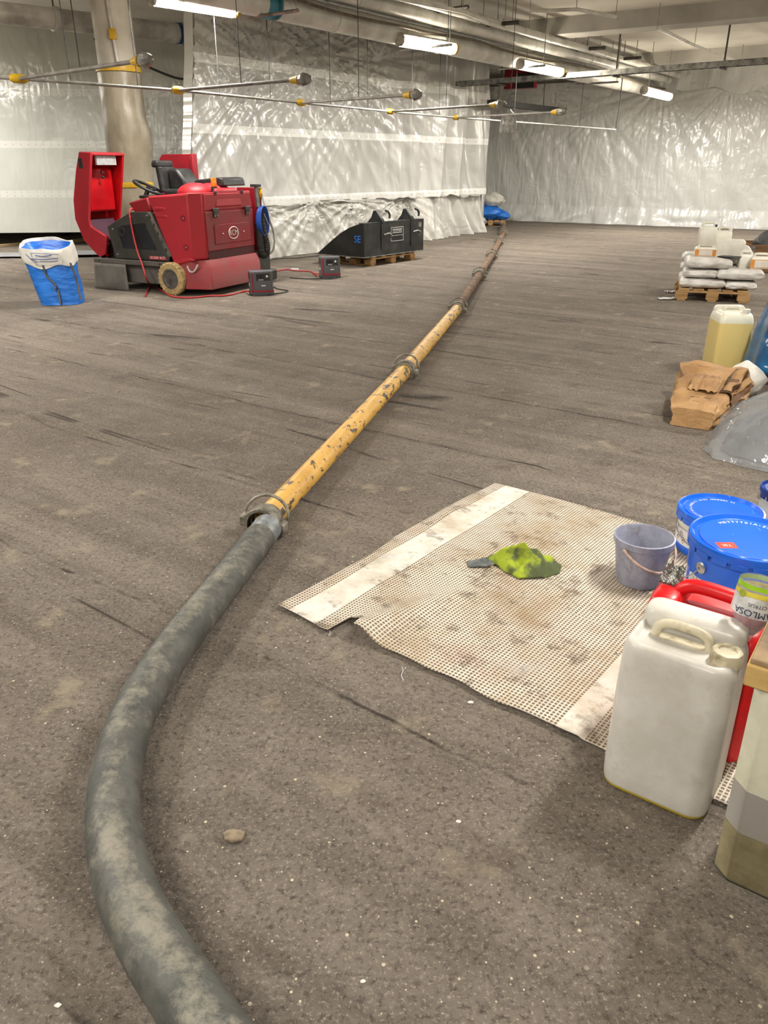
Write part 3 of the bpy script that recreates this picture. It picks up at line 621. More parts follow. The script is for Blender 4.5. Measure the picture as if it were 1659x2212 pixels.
for i, p in enumerate(cps):
    d = (ends[i + 1] - ends[i - 1]) if i else (ends[1] - hw[5]); rz = math.atan2(d.y, d.x)
    t_ = thing('pipe_coupling', cn[i], 'coupling', p, rz, 'lever couplings of the pipe line')
    Y = Matrix.Rotation(R(90), 4, 'Y')
    MB().lathe([(.066, -.034), (.079, -.034), (.082, -.02), (.077, 0), (.082, .02), (.079, .034), (.066, .034)], 30, M=Y).build('clamp_ring', M['clamp'], t_, smooth=40)
    for s_, nm in ((-1, 'hinge_lug'), (1, 'latch_lug')):
        MB().box((0, s_ * .088, .012 * s_), (.055, .034, .05)).build(nm, M['clamp'], t_, bevel=.008)
    pts = []
    for k in range(15):
        an = R(-25) + R(190) * k / 14; pts.append((.03 + .035 * math.sin(k / 14 * math.pi), -.10 * math.cos(an) * 1.0, .098 * math.sin(an) + .012))
    pts = [(x, y, max(z, -.045)) for x, y, z in pts]
    mb = MB(); mb.tube(smoothpath(pts, 3), .0075, 8); mb.build('lever', M['clamp'], t_, smooth=50)

# ------------------------------------------------------------------ scrim mat on the floor
A_, B_ = gp(613, 1308), gp(1065, 1047); mu = (gp(1300, 1625) - A_).normalized(); mv = (B_ - A_); ML = mv.length; mv.normalize()
def matpt(a, b):
    u = a * 1.72; v = b * ML
    if b < .03: v += .02 * N(u * 6, 3) + (.05 * (u < .25) * 0)
    if u < .26 and b < .3: v += .0
    z = .006 + .004 * (N(u * 3, v * 3, 2) + 1)
    z += .045 * math.exp(-((u - .36 - .25 * v) / .07) ** 2) * max(0, 1 - v / .55)
    z += .02 * math.exp(-((u - .05) / .05) ** 2) * math.exp(-((v - 1.05) / .12) ** 2)
    z += .008 * max(0, ridged(u * 2.3 + v, v * .9, 3)) + .01 * max(0, N(u * 1.3, v * 2, 8)) * (1 - min(1, v * 2))
    if u > 1.2 or (u > .9 and v > .6): z = min(z, .012)
    sh = .028 * N(v * 3.1, 2) if u < .03 else 0
    vv = v + (.07 * (1 if .27 < u < .33 else 0) * max(0, 1 - v * 14)) - .03 * max(0, 1 - v * 8) * (u < .26)
    return A_ + mu * (u + sh) + mv * vv + Vector((0, 0, z))
mb = MB(); mb.grid(matpt, 120, 100)
tag(mb.build('scrim_mat', M['mesh'], smooth=70, solid=.002, uv=lambda c: ((c - A_).dot(mu), (c - A_).dot(mv))), 'dirty see-through mesh-reinforced plastic mat with white bands lying on the floor', 'plastic mat')
for k, (x, y) in enumerate(((868, 1440), (712, 1362))):
    p = gp(x, y, .008); tag(tube_obj('loose_thread', smoothpath([p, p + Vector((.004, -.02, 0)), p + Vector((-.002, -.045 + .02 * k, 0)), p + Vector((.004, -.075 + .04 * k, 0))]), .0010, M['label'], 5), ['frayed white thread hanging from the middle of the mat edge', 'frayed white thread at the torn left corner of the mat', 'frayed white thread right of the middle of the mat edge'][k], 'thread')
# rag
rc = gp(1128, 1222, .02); out = [(-.17, .05), (-.10, .09), (-.03, .115), (.03, .07), (.08, .06), (.13, .075), (.165, .02), (.14, -.06), (.06, -.10), (-.03, -.105), (-.075, -.05), (-.1, .0)]
def ragpt(a, b):
    an = a * 2 * math.pi; k = a * len(out); i = int(k) % len(out); j = (i + 1) % len(out); f = k - int(k)
    x = (out[i][0] * (1 - f) + out[j][0] * f) * b; y = (out[i][1] * (1 - f) + out[j][1] * f) * b
    z = .012 + .03 * (1 - b ** 3) + (.045 * ridged(x * 9 + y * 5, y * 11, 2) + .028 * ridged(x * 17, y * 19, 6)) * (1.15 - b)
    return (x, y, max(.012, z))
mb = MB(); mb.grid(ragpt, 96, 28); tg = thing('cleaning_rag', 'crumpled lime green rag lying on the mesh mat', 'rag', (rc.x, rc.y, 0))
mb.build('cloth', M['rag'], tg, smooth=80, solid=.003)
mb = MB(); mb.grid(lambda a, b: (-.12 - .1 * a + .01 * N(b * 5, a * 5), .03 + .085 * (b - .5) * (1 - .45 * a) - .02 * a, .013 + .014 * (1 + N(a * 4, b * 4, 3)) * (1 - a * .5)), 14, 12)
w_ = mb.build('grey_end', M['ragg'], tg, smooth=80, solid=.003); w_['label'] = 'grey dirty end of the rag'

# ------------------------------------------------------------------ bucket
bc = Vector((1.0, 2.655, .012)); t_ = thing('plastic_bucket', 'dirty see-through grey-violet plastic bucket standing on the mesh mat', 'bucket', bc)
prof = [(.0, .002), (.080, .002), (.086, .010), (.106, .170), (.113, .172), (.114, .196), (.108, .198), (.104, .19), (.083, .014), (0, .010)]
MB().lathe(prof, 48).build('bucket_body', M['bucket'], t_, smooth=40)
pts = []
for k in range(17):
    a = R(-172) + R(160) * k / 16; pts.append((.118 * math.cos(a), .12 * math.sin(a) - .004, .172 - .075 * math.sin(math.pi * k / 16)))
MB().tube(pts, .0055, 8).build('bail_handle', M['handle'], t_, smooth=60, rz=R(25))
# ------------------------------------------------------------------ lidded tins
def diamond(mb, r, a0, z0, s, fn=None):
    q = [(0, s), (s, 0), (0, -s), (-s, 0)]; mb.add([((r) * math.cos(a0 + x / r), (r) * math.sin(a0 + x / r), z0 + y) for x, y in q], [(0, 1, 2, 3)])
def patch(mb, r, poly, n=14):                            # polygon (arc metres, z) laid on a cylinder, sliced in strips
    xs = [p[0] for p in poly]; x0, x1 = min(xs), max(xs)
    def span(x):
        zs = []
        for i in range(len(poly)):
            (xa, za), (xb, zb) = poly[i], poly[(i + 1) % len(poly)]
            if xa != xb and min(xa, xb) - 1e-9 <= x <= max(xa, xb) + 1e-9: zs.append(za + (zb - za) * (x - xa) / (xb - xa))
        return (min(zs), max(zs)) if zs else (0, 0)
    vs = []
    for k in range(n + 1):
        x = x0 + (x1 - x0) * min(max(k / n, 1e-4), 1 - 1e-4); lo, hi = span(x)
        for z in (lo, hi): vs.append((r * math.cos(x / r), r * math.sin(x / r), z))
    mb.add(vs, [(2 * k, 2 * k + 2, 2 * k + 3, 2 * k + 1) for k in range(n)]); return mb
def tin(name, label, loc, r, h, body, lidm, rz, ears=(0, math.pi), lugs=18):
    t_ = thing(name, label, 'tin', loc, rz)
    pr = [(0, .002), (r * .93, .002), (r * .945, .008), (r * .95, h * .45), (r * .955, h * .6), (r * .97, h * .62), (r * .98, h * .64), (r * .975, h * .9), (r * .985, h - .012)]
    MB().lathe(pr, 64).build('tin_body', body, t_, smooth=40)
    lp = [(r * .99, h - .03), (r * 1.03, h - .028), (r * 1.045, h - .01), (r * 1.03, h), (r * .985, h + .002), (r * .93, h - .012), (r * .86, h - .012), (r * .845, h - .007), (r * .80, h - .008), (0, h - .009)]
    MB().lathe(lp, 64).build('lid', lidm, t_, smooth=40)
    for k in range(lugs):
        a0 = 2 * math.pi * k / lugs; mb = MB(); w = 2 * math.pi / lugs * .40
        mb.loft([[((r * q) * math.cos(a0 + s_), (r * q) * math.sin(a0 + s_), z) for q, z in ((1.0, h - .026), (1.045, h - .024), (1.035, h - .046), (.995, h - .046))] for s_ in (-w, -w / 2, 0, w / 2, w)])
        mb.build('lid_lug', lidm, t_, bevel=.002)
    for a0 in ears:
        mb = MB(); mb.lathe([(0, .0), (.020, .0), (.021, .006), (.012, .011), (.005, .011), (.004, .004), (0, .004)], 18, M=Matrix.Rotation(a0, 4, 'Z') @ Matrix.Translation((r * .975, 0, h * .74)) @ Matrix.Rotation(R(90), 4, 'Y')); mb.build('handle_ear', M['bolt'], t_, smooth=40)
    pts = []
    for k in range(25):
        a = ears[0] + (ears[1] - ears[0]) * k / 24; f = math.sin(math.pi * k / 24); pts.append((r * (.99 + .06 * min(1, f * 3)) * math.cos(a), r * (.99 + .06 * min(1, f * 3)) * math.sin(a), h * .74 - h * .5 * f ** .8))
    MB().tube(pts, .0025, 6).build('bail_wire', M['bolt'], t_, smooth=60)
    return t_
def lid_text(t_, txt, r, z, size, a_mid, step, m):
    mb = MB()
    for i, ch in enumerate(txt):
        if ch == ' ': continue
        a = a_mid - step * (i - (len(txt) - 1) / 2)
        text(mb, ch, size, Matrix.Rotation(a - math.pi / 2, 4, 'Z') @ Matrix.Translation((0, r, z)))
    mb.build('lid_print', m, t_)
TB = Vector((1.405, 2.93, .014))
tb_ = tin('paint_tin', 'white metal tin with blue lid and hazard diamonds, behind the larger blue tin', TB, .165, .185, M['tin'], M['bluelid'], 0, ears=(R(-20), R(-200)))
mb = MB(); mb.lathe([(.1578, .004), (.1600, .008), (.1605, .034), (.1585, .038)], 64); mb.build('blue_band', M['bluelid'], tb_, smooth=40)
mb = MB(); patch(mb, .1608, [(x, z) for x, z in ((.1608 * R(-205), .038), (.1608 * R(-120), .038), (.1608 * R(-120), .11), (.1608 * R(-205), .10))], 24); mb.build('front_label', M['label'], tb_)
mb = MB(); patch(mb, .1613, [(.1608 * R(-158), .075), (.1608 * R(-128), .108), (.1608 * R(-128), .04), (.1608 * R(-145), .04)], 8); w_ = mb.build('red_corner', M['redl'], tb_); w_['label'] = 'dark red corner of the label'
for k, (a, z) in enumerate(((-187, .087), (-172, .082), (-180, .066), (-165, .061))):
    mb = MB(); diamond(mb, .1614, R(a), z, .0165); w_ = mb.build('hazard_diamond', M['redl'], tb_)
    mb = MB(); diamond(mb, .1618, R(a), z, .0135); mb.build('diamond_field', M['label'], w_)
    mb = MB(); q = [[(-.004, -.006), (.004, -.006), (.005, 0), (0, .008), (-.005, 0)], [(-.0015, -.007), (.0015, -.007), (.002, .008), (-.002, .008)], [(-.006, -.004), (.006, -.005), (.003, .002), (-.004, .003)], [(-.005, -.006), (.004, -.003), (.006, .003), (-.001, .006)]][k]
    mb.add([(.1622 * math.cos(R(a) + x / .16), .1622 * math.sin(R(a) + x / .16), z + y) for x, y in q], [tuple(range(len(q)))]); mb.build('hazard_symbol', M['ink_k'], w_)
lid_text(tb_, '1A2/Y1.8/Z3 ANNEZZA 03', .118, .1775, .016, R(95), R(5.0), M['wl']); lid_text(tb_, 'METT7701A-EFI', .118, .1775, .015, R(178), R(5.4), M['wl'])
TF = Vector((1.245, 2.36, .014))
tf_ = tin('paint_tin', 'large blue tin with blue lid, red lid sticker and dead-tree warning label', TF, .185, .335, M['bluelid'], M['bluelid'], 0, ears=(R(-160), R(-340)))
lid_text(tf_, 'METT7701A-EFI', .135, .327, .022, R(70), R(6.4), M['wl'])
mb = MB(); mb.box((-.095, -.05, .3265), (.062, .044, .001), Matrix.Identity(4)); w_ = mb.build('lid_sticker', M['redsq'], tf_); w_['label'] = 'orange-red sticker on the lid'
mb = MB(); text(mb, 'TIK', .022, TM((-.095, -.05, .3275), (0, 0, R(180)))); mb.build('sticker_print', M['wl'], w_)
ra = .1773; d0 = R(-165)
def onc(poly): return [((ra * d0) + x, z) for x, z in poly]
mb = MB(); patch(mb, ra, onc([(-.055, .125), (-.055, .195), (.0, .232), (.085, .11), (.02, .07)]), 16); w_ = mb.build('warning_label', M['label'], tf_); w_['label'] = 'white label with a dead tree symbol'
mb = MB()
for q in ([(-.012, .10), (.004, .10), (.0, .15), (-.006, .15)], [(-.006, .145), (-.001, .145), (-.004, .192), (-.0055, .192)], [(-.006, .14), (-.004, .148), (-.022, .172), (-.023, .170)], [(0, .14), (.0, .147), (.018, .166), (.019, .164)], [(-.006, .13), (-.005, .136), (-.026, .15), (-.0265, .148)], [(0, .132), (0, .139), (.024, .148), (.024, .146)], [(.006, .108), (.03, .118), (.04, .108), (.03, .105)]):
    patch(mb, ra + .0008, onc([(x, z + .022) for x, z in q]), 4)
mb.build('dead_tree_symbol', M['ink_k'], w_)
t3 = tin('paint_pail', 'cloudy white pail with dark blue lid at the right edge behind the blue tins', Vector((1.855, 3.26, 0)), .115, .155, M['ice'], M['darkblue'], 0, ears=(R(165), R(-15)), lugs=12)

# ------------------------------------------------------------------ canisters
def can_body(w, d, h, r, sh, m, t_, name='can_body', top=.62):
    lo = []
    for z, kw, kd, rr in ((0.0, .93, .92, r * .8), (.006, .965, .955, r * .9), (.02, .995, .99, r), (.06, 1, 1, r), (h * .5, .985, .985, r), (h - sh, .97, .97, r), (h - sh * .75, .955, .95, r), (h - sh * .45, .90, .88, r * .9), (h - sh * .2, .80, .74, r * .8), (h - sh * .12, .76, .66, r * .7)):
        lo.append(rrect(w * kw, d * kd, rr, z, 6))
    return MB().loft(lo).build(name, m, t_, smooth=50)
CR = math.atan2(-.5690, .8223)
def local(t_xy, rz): return Matrix.Translation((t_xy[0], t_xy[1], 0)) @ Matrix.Rotation(rz, 4, 'Z')
# white canister
pL, pR = gp(1300, 1688), gp(1526, 1787); cd = (pR - pL).normalized(); cn_ = Vector((-cd.y, cd.x, 0)); W_, D_, H_ = .274, .225, .455
rz = math.atan2(cd.y, cd.x); cen = (pL + pR) / 2 - cd * .009 + cn_ * (D_ / 2 - .012)
t_ = thing('white_canister', 'large white plastic canister with a little yellow liquid, front right', 'canister', cen, rz)
lo = []
for z, kw, kd, rr in ((0, .92, .9, .04), (.006, .96, .95, .045), (.022, .99, .985, .05), (.08, 1, 1, .05), (.3, .985, .985, .05), (.415, .965, .97, .05), (.428, .95, .955, .05), (.440, .915, .92, .045), (.447, .87, .87, .04), (.449, .82, .80, .035), (.444, .79, .76, .03), (.438, .77, .72, .03)):
    lo.append(rrect(W_ * kw, D_ * kd, rr, z, 7))
MB().loft(lo).build('can_body', M['canw'], t_, smooth=60)
lo = [rrect(w, d, r, z, 6, cx, cy) for w, d, r, z, cx, cy in ((.245, .085, .03, .43, .0, .062), (.245, .085, .032, .468, .0, .062), (.235, .075, .032, .482, .0, .064), (.20, .045, .02, .489, 0, .066))]
MB().loft(lo).build('rear_ridge', M['canw'], t_, smooth=60)
mb = MB(); mb.tube(smoothpath([(-.075, -.008, .437), (-.07, -.008, .462), (-.045, -.008, .477), (0, -.008, .479), (.03, -.008, .476), (.05, -.008, .462), (.056, -.008, .437)], 4), .0115, 12); mb.build('grip_handle', M['dirt'], t_, smooth=60)
mb = MB(); mb.loft([rrect(.11, .032, .012, .4385, 4, -.01, -.008), rrect(.105, .03, .012, .4395, 4, -.01, -.008)]); mb.build('recess_shade', M['dirt'], t_)  # raised pad of darker plastic; its colour stands for shade in the grip
mb = MB(); n = 48
def capring(r, z): return [((r + (.0012 if k % 6 < 3 else 0)) * math.cos(2 * math.pi * k / n) + .098, (r + (.0012 if k % 6 < 3 else 0)) * math.sin(2 * math.pi * k / n) - .035, z) for k in range(n)]
mb.loft([capring(.036, .437), capring(.0355, .463), capring(.032, .470), capring(.021, .471), capring(.019, .466), capring(.004, .466)]); mb.build('screw_cap', M['dirt'], t_, smooth=40)
# red canister
rc_ = pL + cd * .13 + cn_ * .345 + Vector((0, 0, .012)); t_ = thing('red_canister', 'red plastic canister with loop handle behind the white canister', 'canister', rc_, rz)
lo = []
W_, D_, H_ = .315, .20, .39
for z, kw, kd, rr in ((0, .93, .92, .03), (.008, .97, .97, .035), (.03, 1, 1, .04), (.2, .99, .99, .04), (.36, .98, .98, .04), (.377, .96, .95, .04), (.393, .88, .84, .035), (.399, .8, .7, .03)): lo.append(rrect(W_ * kw, D_ * kd, rr, z, 6))
MB().loft(lo).build('can_body', M['canred'], t_, smooth=60)
hpz = [(-.105, .0, .377), (-.095, .0, .418), (-.07, .0, .445), (-.03, 0, .453), (.05, 0, .449), (.085, 0, .440), (.108, 0, .416), (.114, 0, .377)]
mb = MB(); mb.tube(smoothpath(hpz, 5), .020, 14); mb.build('loop_handle', M['canred'], t_, smooth=60)
mb = MB(); mb.loft([rrect(.16, .026, .012, .398, 4, .008, 0), rrect(.15, .02, .01, .4015, 4, .008, 0)]); mb.build('recess_shade', M['maroon'], t_)  # dark red pad; shade of the handle hollow is put into its colour
MB().loft([rrect(w, d, .03, z, 6, -.112, 0) for w, d, z in ((.086, .19, .34), (.084, .185, .40), (.076, .165, .424), (.05, .13, .434))]).build('shoulder', M['canred'], t_, smooth=60)
MB().lathe([(.034, .41), (.034, .432), (.03, .438), (.018, .438), (.016, .42)], 28, c=(.112, .058, -.025)).build('spout_neck', M['canred'], t_, smooth=40)
# foil on the shoulder of the red canister
fo = rc_ + cd * -.118 + cn_ * .02
t_ = tag(MB().grid(lambda a, b: ((a - .5) * .062 * (1 - .3 * b), (b - .5) * .05 + .006 * N(a * 7, b * 7), .0 + .062 * math.sin(b * math.pi * .8) * (.7 + .5 * N(a * 5, b * 5, 3)) + .01), 18, 18).build('foil_scrap', M['foil'], loc=(fo.x, fo.y, .437), rz=rz, smooth=30, solid=.001), 'crumpled silver foil scrap on the shoulder of the red canister', 'foil')
# water bottle standing neck down, used as a funnel in the red canister
bo = pL + cd * .240 + cn_ * .197; bz = .436
t_ = thing('cut_bottle', 'crushed clear mineral water bottle turned neck down, lime label upside down', 'bottle', (bo.x, bo.y, bz), 0, rot=(R(-7), R(5), R(-14)))
def bring(r, z, k_=.0): return [((r * (1 + .06 * N(math.cos(a) * 2, math.sin(a) * 2, z * 20) )) * math.cos(a), (r * .92 * (1 + .06 * N(math.cos(a) * 2 + 5, math.sin(a) * 2, z * 20))) * math.sin(a), z) for a in [2 * math.pi * k / 40 for k in range(40)]]
SC = 1.0
bp_ = [(.0125, .0), (.0135, .01), (.018, .018), (.030, .036), (.042, .056), (.048, .07), (.0495, .08), (.051, .145), (.0515, .158)]
MB().loft([bring(r, z * SC) for r, z in bp_], False, False).build('bottle_body', M['petc'], t_, smooth=70)
MB().loft([bring(r * .9, z * SC) for r, z in bp_[2:6]], True, True).build('red_seen_through', M['petred'], t_, smooth=70)  # added pink fill standing in for the red canister seen through the bottle
def band(z0, z1, m, nm, r=.0520): return MB().loft([bring(r, (z0 + (z1 - z0) * k / 6) * SC) for k in range(7)], False, False).build(nm, m, t_, smooth=70)
lb = band(.074, .124, M['petwhite'], 'label_band'); band(.125, .137, M['petyel'], 'yellow_label_band'); band(.143, .155, M['petgreen'], 'lime_label_band')
def wrapb(v, r=.0545, a0=R(-100)): 
    a = a0 + v.x / .052; return Vector((r * math.cos(a), r * .94 * math.sin(a), v.y))
mb = MB()
for tx, s_, z in (('RAMLÖSA', .023, .0875), ('CITRUS', .0125, .108)):
    vs, fs = glyphs(tx, s_); mb.add([wrapb(Vector((-v.x, -v.y + z * SC, 0))) for v in vs], fs)
mb.build('label_print', M['navy'], lb)
mb = MB(); mb.add([wrapb(Vector((-.042 + .0095 * math.cos(k * .3927), .128 + .0095 * math.sin(k * .3927), 0)), .0545) for k in range(16)], [tuple(range(16))]); mb.build('lime_slice', M['lime'], t_)

# ------------------------------------------------------------------ painted block and timber at the right edge
b0 = gp(1534, 1888); xd = cd; yd = cn_; BH = .525; BR = (0, R(-.5), rz)
t_ = thing('painted_block', 'pale painted block with grey and grimy bands at the right edge', 'block', b0, rot=BR)
lo = [[(x, y, z) for x, y in ((.0, .03), (.035, .0), (.42, .0), (.42, .15), (.0, .15))] for z in (0, .006, BH - .03, BH)]
MB().loft(lo).build('block_body', M['block'], t_, bevel=.006)
mb = MB(); mb.tube([(.075, -.001, .415), (.1, -.001, .40)], .002, 6); mb.build('ink_mark', M['ink_k'], t_)
t_ = thing('timber_board', 'sawn timber with a stained board on top lying on the painted block', 'timber', b0 + Vector((0, 0, BH)) - cd * .024, rot=BR)
MB().bb(.0, .42, .0, .30, .0, .052).build('timber_piece', M['timber'], t_, bevel=.004)
MB().bb(.004, .42, .006, .30, .052, .064).build('stained_top', M['osb'], t_, bevel=.003)

# ------------------------------------------------------------------ rubbish along the right edge
def blob(fn_r, nz=26, na=44):
    mb = MB(); loops = []
    for j in range(nz + 1):
        t = j / nz
        loops.append([fn_r(2 * math.pi * k / na, t) for k in range(na)])
    return mb.loft(loops)
def clearpt(a, t):
    e = math.sin(math.pi * min(.999, t * .5 + .5)) ** .6 if t > .02 else 1
    rx, ry = .40 * e, .40 * e
    dirr = math.cos(a - R(195)); sp_ = max(0, dirr) ** 10 * .20 * (1 - t) ** 2
    r = 1 + .12 * ridged(math.cos(a) * 2, math.sin(a) * 2, t * 1.6) + .06 * ridged(a * 3.5, t * 2.2, 6) + .04 * N(math.cos(a) * 5, math.sin(a) * 5, t * 6) + sp_
    return (rx * r * math.cos(a), ry * r * math.sin(a), .36 * t * (1 + .12 * N(math.cos(a) * 2, math.sin(a) * 2, 3)))
cb = Vector((2.37, 4.22, .004)); t_ = thing('clear_rubbish_bag', 'see-through grey plastic bag of waste slumped on the floor at the right edge', 'bag', cb, 0)
blob(clearpt).build('bag_film', M['clear'], t_, smooth=75)
def inn(a, t):
    x, y, z = clearpt(a, t); q = .80 - .1 * t + .08 * N(math.cos(a) * 3, math.sin(a) * 3, t * 4 + 8); return (x * q, y * q, .01 + z * .74)
blob(inn).build('grey_waste', M['rubble'], t_, smooth=75)
def tis(a, t):
    r = .11 * math.sin(math.pi * (.12 + .86 * t)) * (1 + .3 * ridged(math.cos(a) * 2, math.sin(a) * 2, t * 4)); return (.12 + r * math.cos(a) * 1.1, -.10 + r * math.sin(a), .16 + .2 * t)
blob(tis, 18, 32).build('white_film_waste', M['tissue'], t_, smooth=60)
blob(lambda a, t: (lambda p: (p[0] + .02, p[1] - .16, p[2] - .06))(tis(a, t)), 18, 32).build('white_film_waste', M['tissue'], t_, smooth=60)
def bluept(a, t):
    if t < .12: e = .62 + 3.0 * t
    else: e = .98 - .12 * ((t - .12) / .88) - .55 * max(0, t - .72) / .28
    r = .46 * e * (1 + .07 * ridged(math.cos(a) * 1.6, math.sin(a) * 1.6, t * 1.5) + .035 * ridged(a * 2.2, t * 7, 3))
    return (r * math.cos(a) + .10 * t * t, r * math.sin(a), .82 * t)
bb_ = Vector((3.27, 5.80, .004)); t_ = thing('blue_rubbish_bag', 'tall shiny blue refuse bag at the right edge beside the yellow canister', 'bag', bb_)
blob(bluept, 40, 56).build('bag_film', M['bluebag'], t_, smooth=75)
blob(lambda a, t: (.12 + .1 * math.cos(a) * (1.1 - .5 * t), .1 * math.sin(a) * (1.1 - .5 * t), .80 + .12 * t), 8, 20).build('gathered_neck', M['bluebag'], t_, smooth=60)
# brown paper sack lying open
ps = gp(1530, 925); 
def paperpt(a, t):
    L = .62; wx = .11 + .09 * t; wz = .055 + .075 * t
    ca, sa = math.cos(a), math.sin(a); sq = (abs(ca) ** 5 + abs(sa) ** 5) ** (-1 / 5)
    k = 1 + .24 * ridged(ca * 1.6 + 3, sa * 1.6, t * 3.2) + .08 * ridged(ca * 3.3, sa * 3.3 + 1, t * 7) + .05 * N(ca * 4, sa * 4, t * 9)
    x = wx * sq * ca * k; z = wz * (1 + sq * sa * k); y = L * t + (.05 * N(ca * 2, sa * 2, 7) if t > .9 else 0)
    return (x, y, max(.004, z))
t_ = thing('paper_sack', 'crumpled brown paper sack lying open towards the blue bag', 'sack', gp(1490, 925), R(-32))
def gappt(a, b):
    an = R(60) - R(75) * a + .0; x, y, z = paperpt(an, .38 + .5 * b); k = 1.03 + .05 * ridged(a * 4, b * 5, 2); return (x * k, y, z * k + .004)
mb = MB(); mb.grid(gappt, 14, 14); mb.build('opening_shade', M['paperd'], t_, smooth=25, solid=.002)  # dark patch laid over the paper; interior shade put into its colour
for q in range(3):
    mb = MB(); mb.grid(lambda a, b: (lambda p: (p[0] * 1.05 + .01, p[1], p[2] * 1.06 + .012 + .012 * math.sin(a * 9)))(paperpt(R(58 - 24 * q - 12 * b), .40 + .46 * a + .03 * q)), 16, 3); mb.build('paper_fold', M['paper'], t_, smooth=25, solid=.002)
mb = MB(); loops = [[paperpt(2 * math.pi * k / 44, j / 26) for k in range(44)] for j in range(27)]; mb.loft(loops, True, False); mb.build('paper_body', M['paper'], t_, smooth=28, solid=.002)
def inner(a, t):
    x, y, z = paperpt(a, .55 + .37 * t); return (x * .86, y, .012 + z * .84)
mb = MB(); mb.loft([[inner(2 * math.pi * k / 32, j / 6) for k in range(32)] for j in range(7)], True, True); mb.build('crumpled_filling', M['paperd'], t_, smooth=30)
mb = MB(); mb.grid(lambda a, b: (-.09 + .18 * a, .22 + .2 * b, paperpt(math.pi / 2, .35 + .32 * b)[2] + .012 + .015 * ridged(a * 5, b * 5)), 10, 10); mb.build('torn_flap', M['paper'], t_, smooth=28, solid=.002)
mb = MB()
for q in ((-.05, .1, .13, .1), (-.05, .14, .12, .14)): mb.tube([(q[0], q[1], paperpt(math.pi / 2, q[1] / .62)[2] + .003), (q[0] + q[2], q[1] + .02, paperpt(math.pi / 2, q[1] / .62)[2] + .003)], .0015, 5)
mb.build('ink_lines', M['ink_k'], t_)
# dark rubber gloves and scraps behind the sack
for k, (x, y, l_) in enumerate(((1500, 870, 'dark glove fingers poking out behind the paper sack, upper one'), (1480, 893, 'dark glove fingers poking out behind the paper sack, lower one'))):
    p = gp(x, y, .05); mb = MB(); mb.tube(smoothpath([(-.02, 0, -.028), (.05, .02, -.01), (.12, .05, .01), (.2, .09, .0)]), .022, 10, ); tag(mb.build('rubber_glove', M['rubber'], loc=(p.x, p.y, .052), smooth=60), l_, 'glove')
tag(blob(lambda a, t: (.13 * math.sin(math.pi * (.1 + .88 * t)) * math.cos(a) * (1 + .3 * ridged(a, t * 4)), .1 * math.sin(math.pi * (.1 + .88 * t)) * math.sin(a), .27 * t), 14, 24).build('film_bundle', M['tissue'], loc=(2.52, 5.3, .004), smooth=50), 'bundle of pinkish white film between paper sack and yellow canister', 'film')
# yellow canister, cornerwise
pc = gp(1566, 803); t_ = thing('yellow_canister', 'square canister filled with yellow liquid standing beside the blue bag', 'canister', (pc.x + .06, pc.y + .19, 0), R(-3))
lo = []
for z, k, rr in ((0, .97, .03), (.01, 1, .035), (.38, .98, .035), (.40, .96, .035), (.43, .90, .035), (.445, .80, .03), (.45, .7, .03)): lo.append(rrect(.27 * k, .29 * k, rr, z, 5))
MB().loft(lo).build('can_body', M['cany'], t_, smooth=50)
lo = [rrect(w, .07, .02, z, 4, 0, .085) for w, z in ((.24, .43), (.235, .462), (.2, .478))]; MB().loft(lo).build('rear_ridge', M['hdpe'], t_, smooth=50)
mb = MB(); mb.tube(smoothpath([(-.07, .0, .44), (-.06, 0, .475), (.0, 0, .48), (.05, 0, .475), (.06, 0, .44)], 4), .013, 10); mb.build('grip_handle', M['hdpe'], t_, smooth=60)
MB().lathe([(.03, .44), (.03, .475), (.02, .478), (0, .478)], 20, c=(.07, -.09, 0)).build('screw_cap', M['hdpe'], t_, smooth=40)
# clay lump and pebbles on the floor
for k, (x, y, s_, l_) in enumerate(((507, 1812, .028, 'small clay lump on the floor right of the hose'), (990, 1775, .007, 'tiny pale stone on the floor left of the white canister'), (125, 2172, .007, 'tiny pale stone at the bottom left of the floor'), (1017, 1518, .009, 'white chip lying before the edge of the mat'), (784, 2120, .006, 'tiny pale stone near the bottom centre of the floor'))):
    p = gp(x, y, 0); mb = blob(lambda a, t: ((1 + .35 * N(math.cos(a) * 2 + k, math.sin(a) * 2, t * 3)) * s_ * math.sin(math.pi * (.06 + .9 * t)) * math.cos(a), (1 + .35 * N(math.cos(a) * 2, math.sin(a) * 2 + k, t * 3)) * s_ * .7 * math.sin(math.pi * (.06 + .9 * t)) * math.sin(a), s_ * .9 * t), 10, 16)
    tag(mb.build('stone', M['stone'] if k == 0 else M['labw'], loc=(p.x, p.y, -.002), smooth=50), l_, 'stone')
# ------------------------------------------------------------------ ride-on sweeper (x across from the near side, y forward, z up)
SW = Vector((-2.30, 10.02, 0)); SA = R(64)
t_ = thing('ride_on_sweeper', 'red ride-on floor sweeper with its red hood tipped open beside the column', 'sweeper', SW, SA)
prof = [(.72, 1.165), (.36, 1.19), (.0, 1.21), (.0, .44), (.30, .31), (.37, .335), (.43, .45)]
def clipl(m): return [(max(l, m), z) for l, z in prof]
mb = MB()
mb.loft([[(w, l, z - dz) for l, z in clipl(m)] for w, m, dz in ((.0, .10, .015), (.03, .085, .0), (.15, .0, .0), (1.17, .0, .0), (1.28, .085, 0), (1.31, .10, .015))])
body = mb.build('rear_body', M['red'], t_, bevel=.012, smooth=30)
mb = MB(); mb.prism([(.02, 1.0), (.30, 1.2), (.60, 1.17), (.55, .95)], lambda a, b, s: (s, a, b), .3, .31)
for cx_ in (.50, .86):
    mb = MB(); mb.lathe([(.23 * math.cos(k * math.pi / 20), .125 * math.sin(k * math.pi / 20)) for k in range(11)], 28, c=(cx_, .36, 1.19)); mb.build('roof_dome', M['red'], t_, smooth=60)
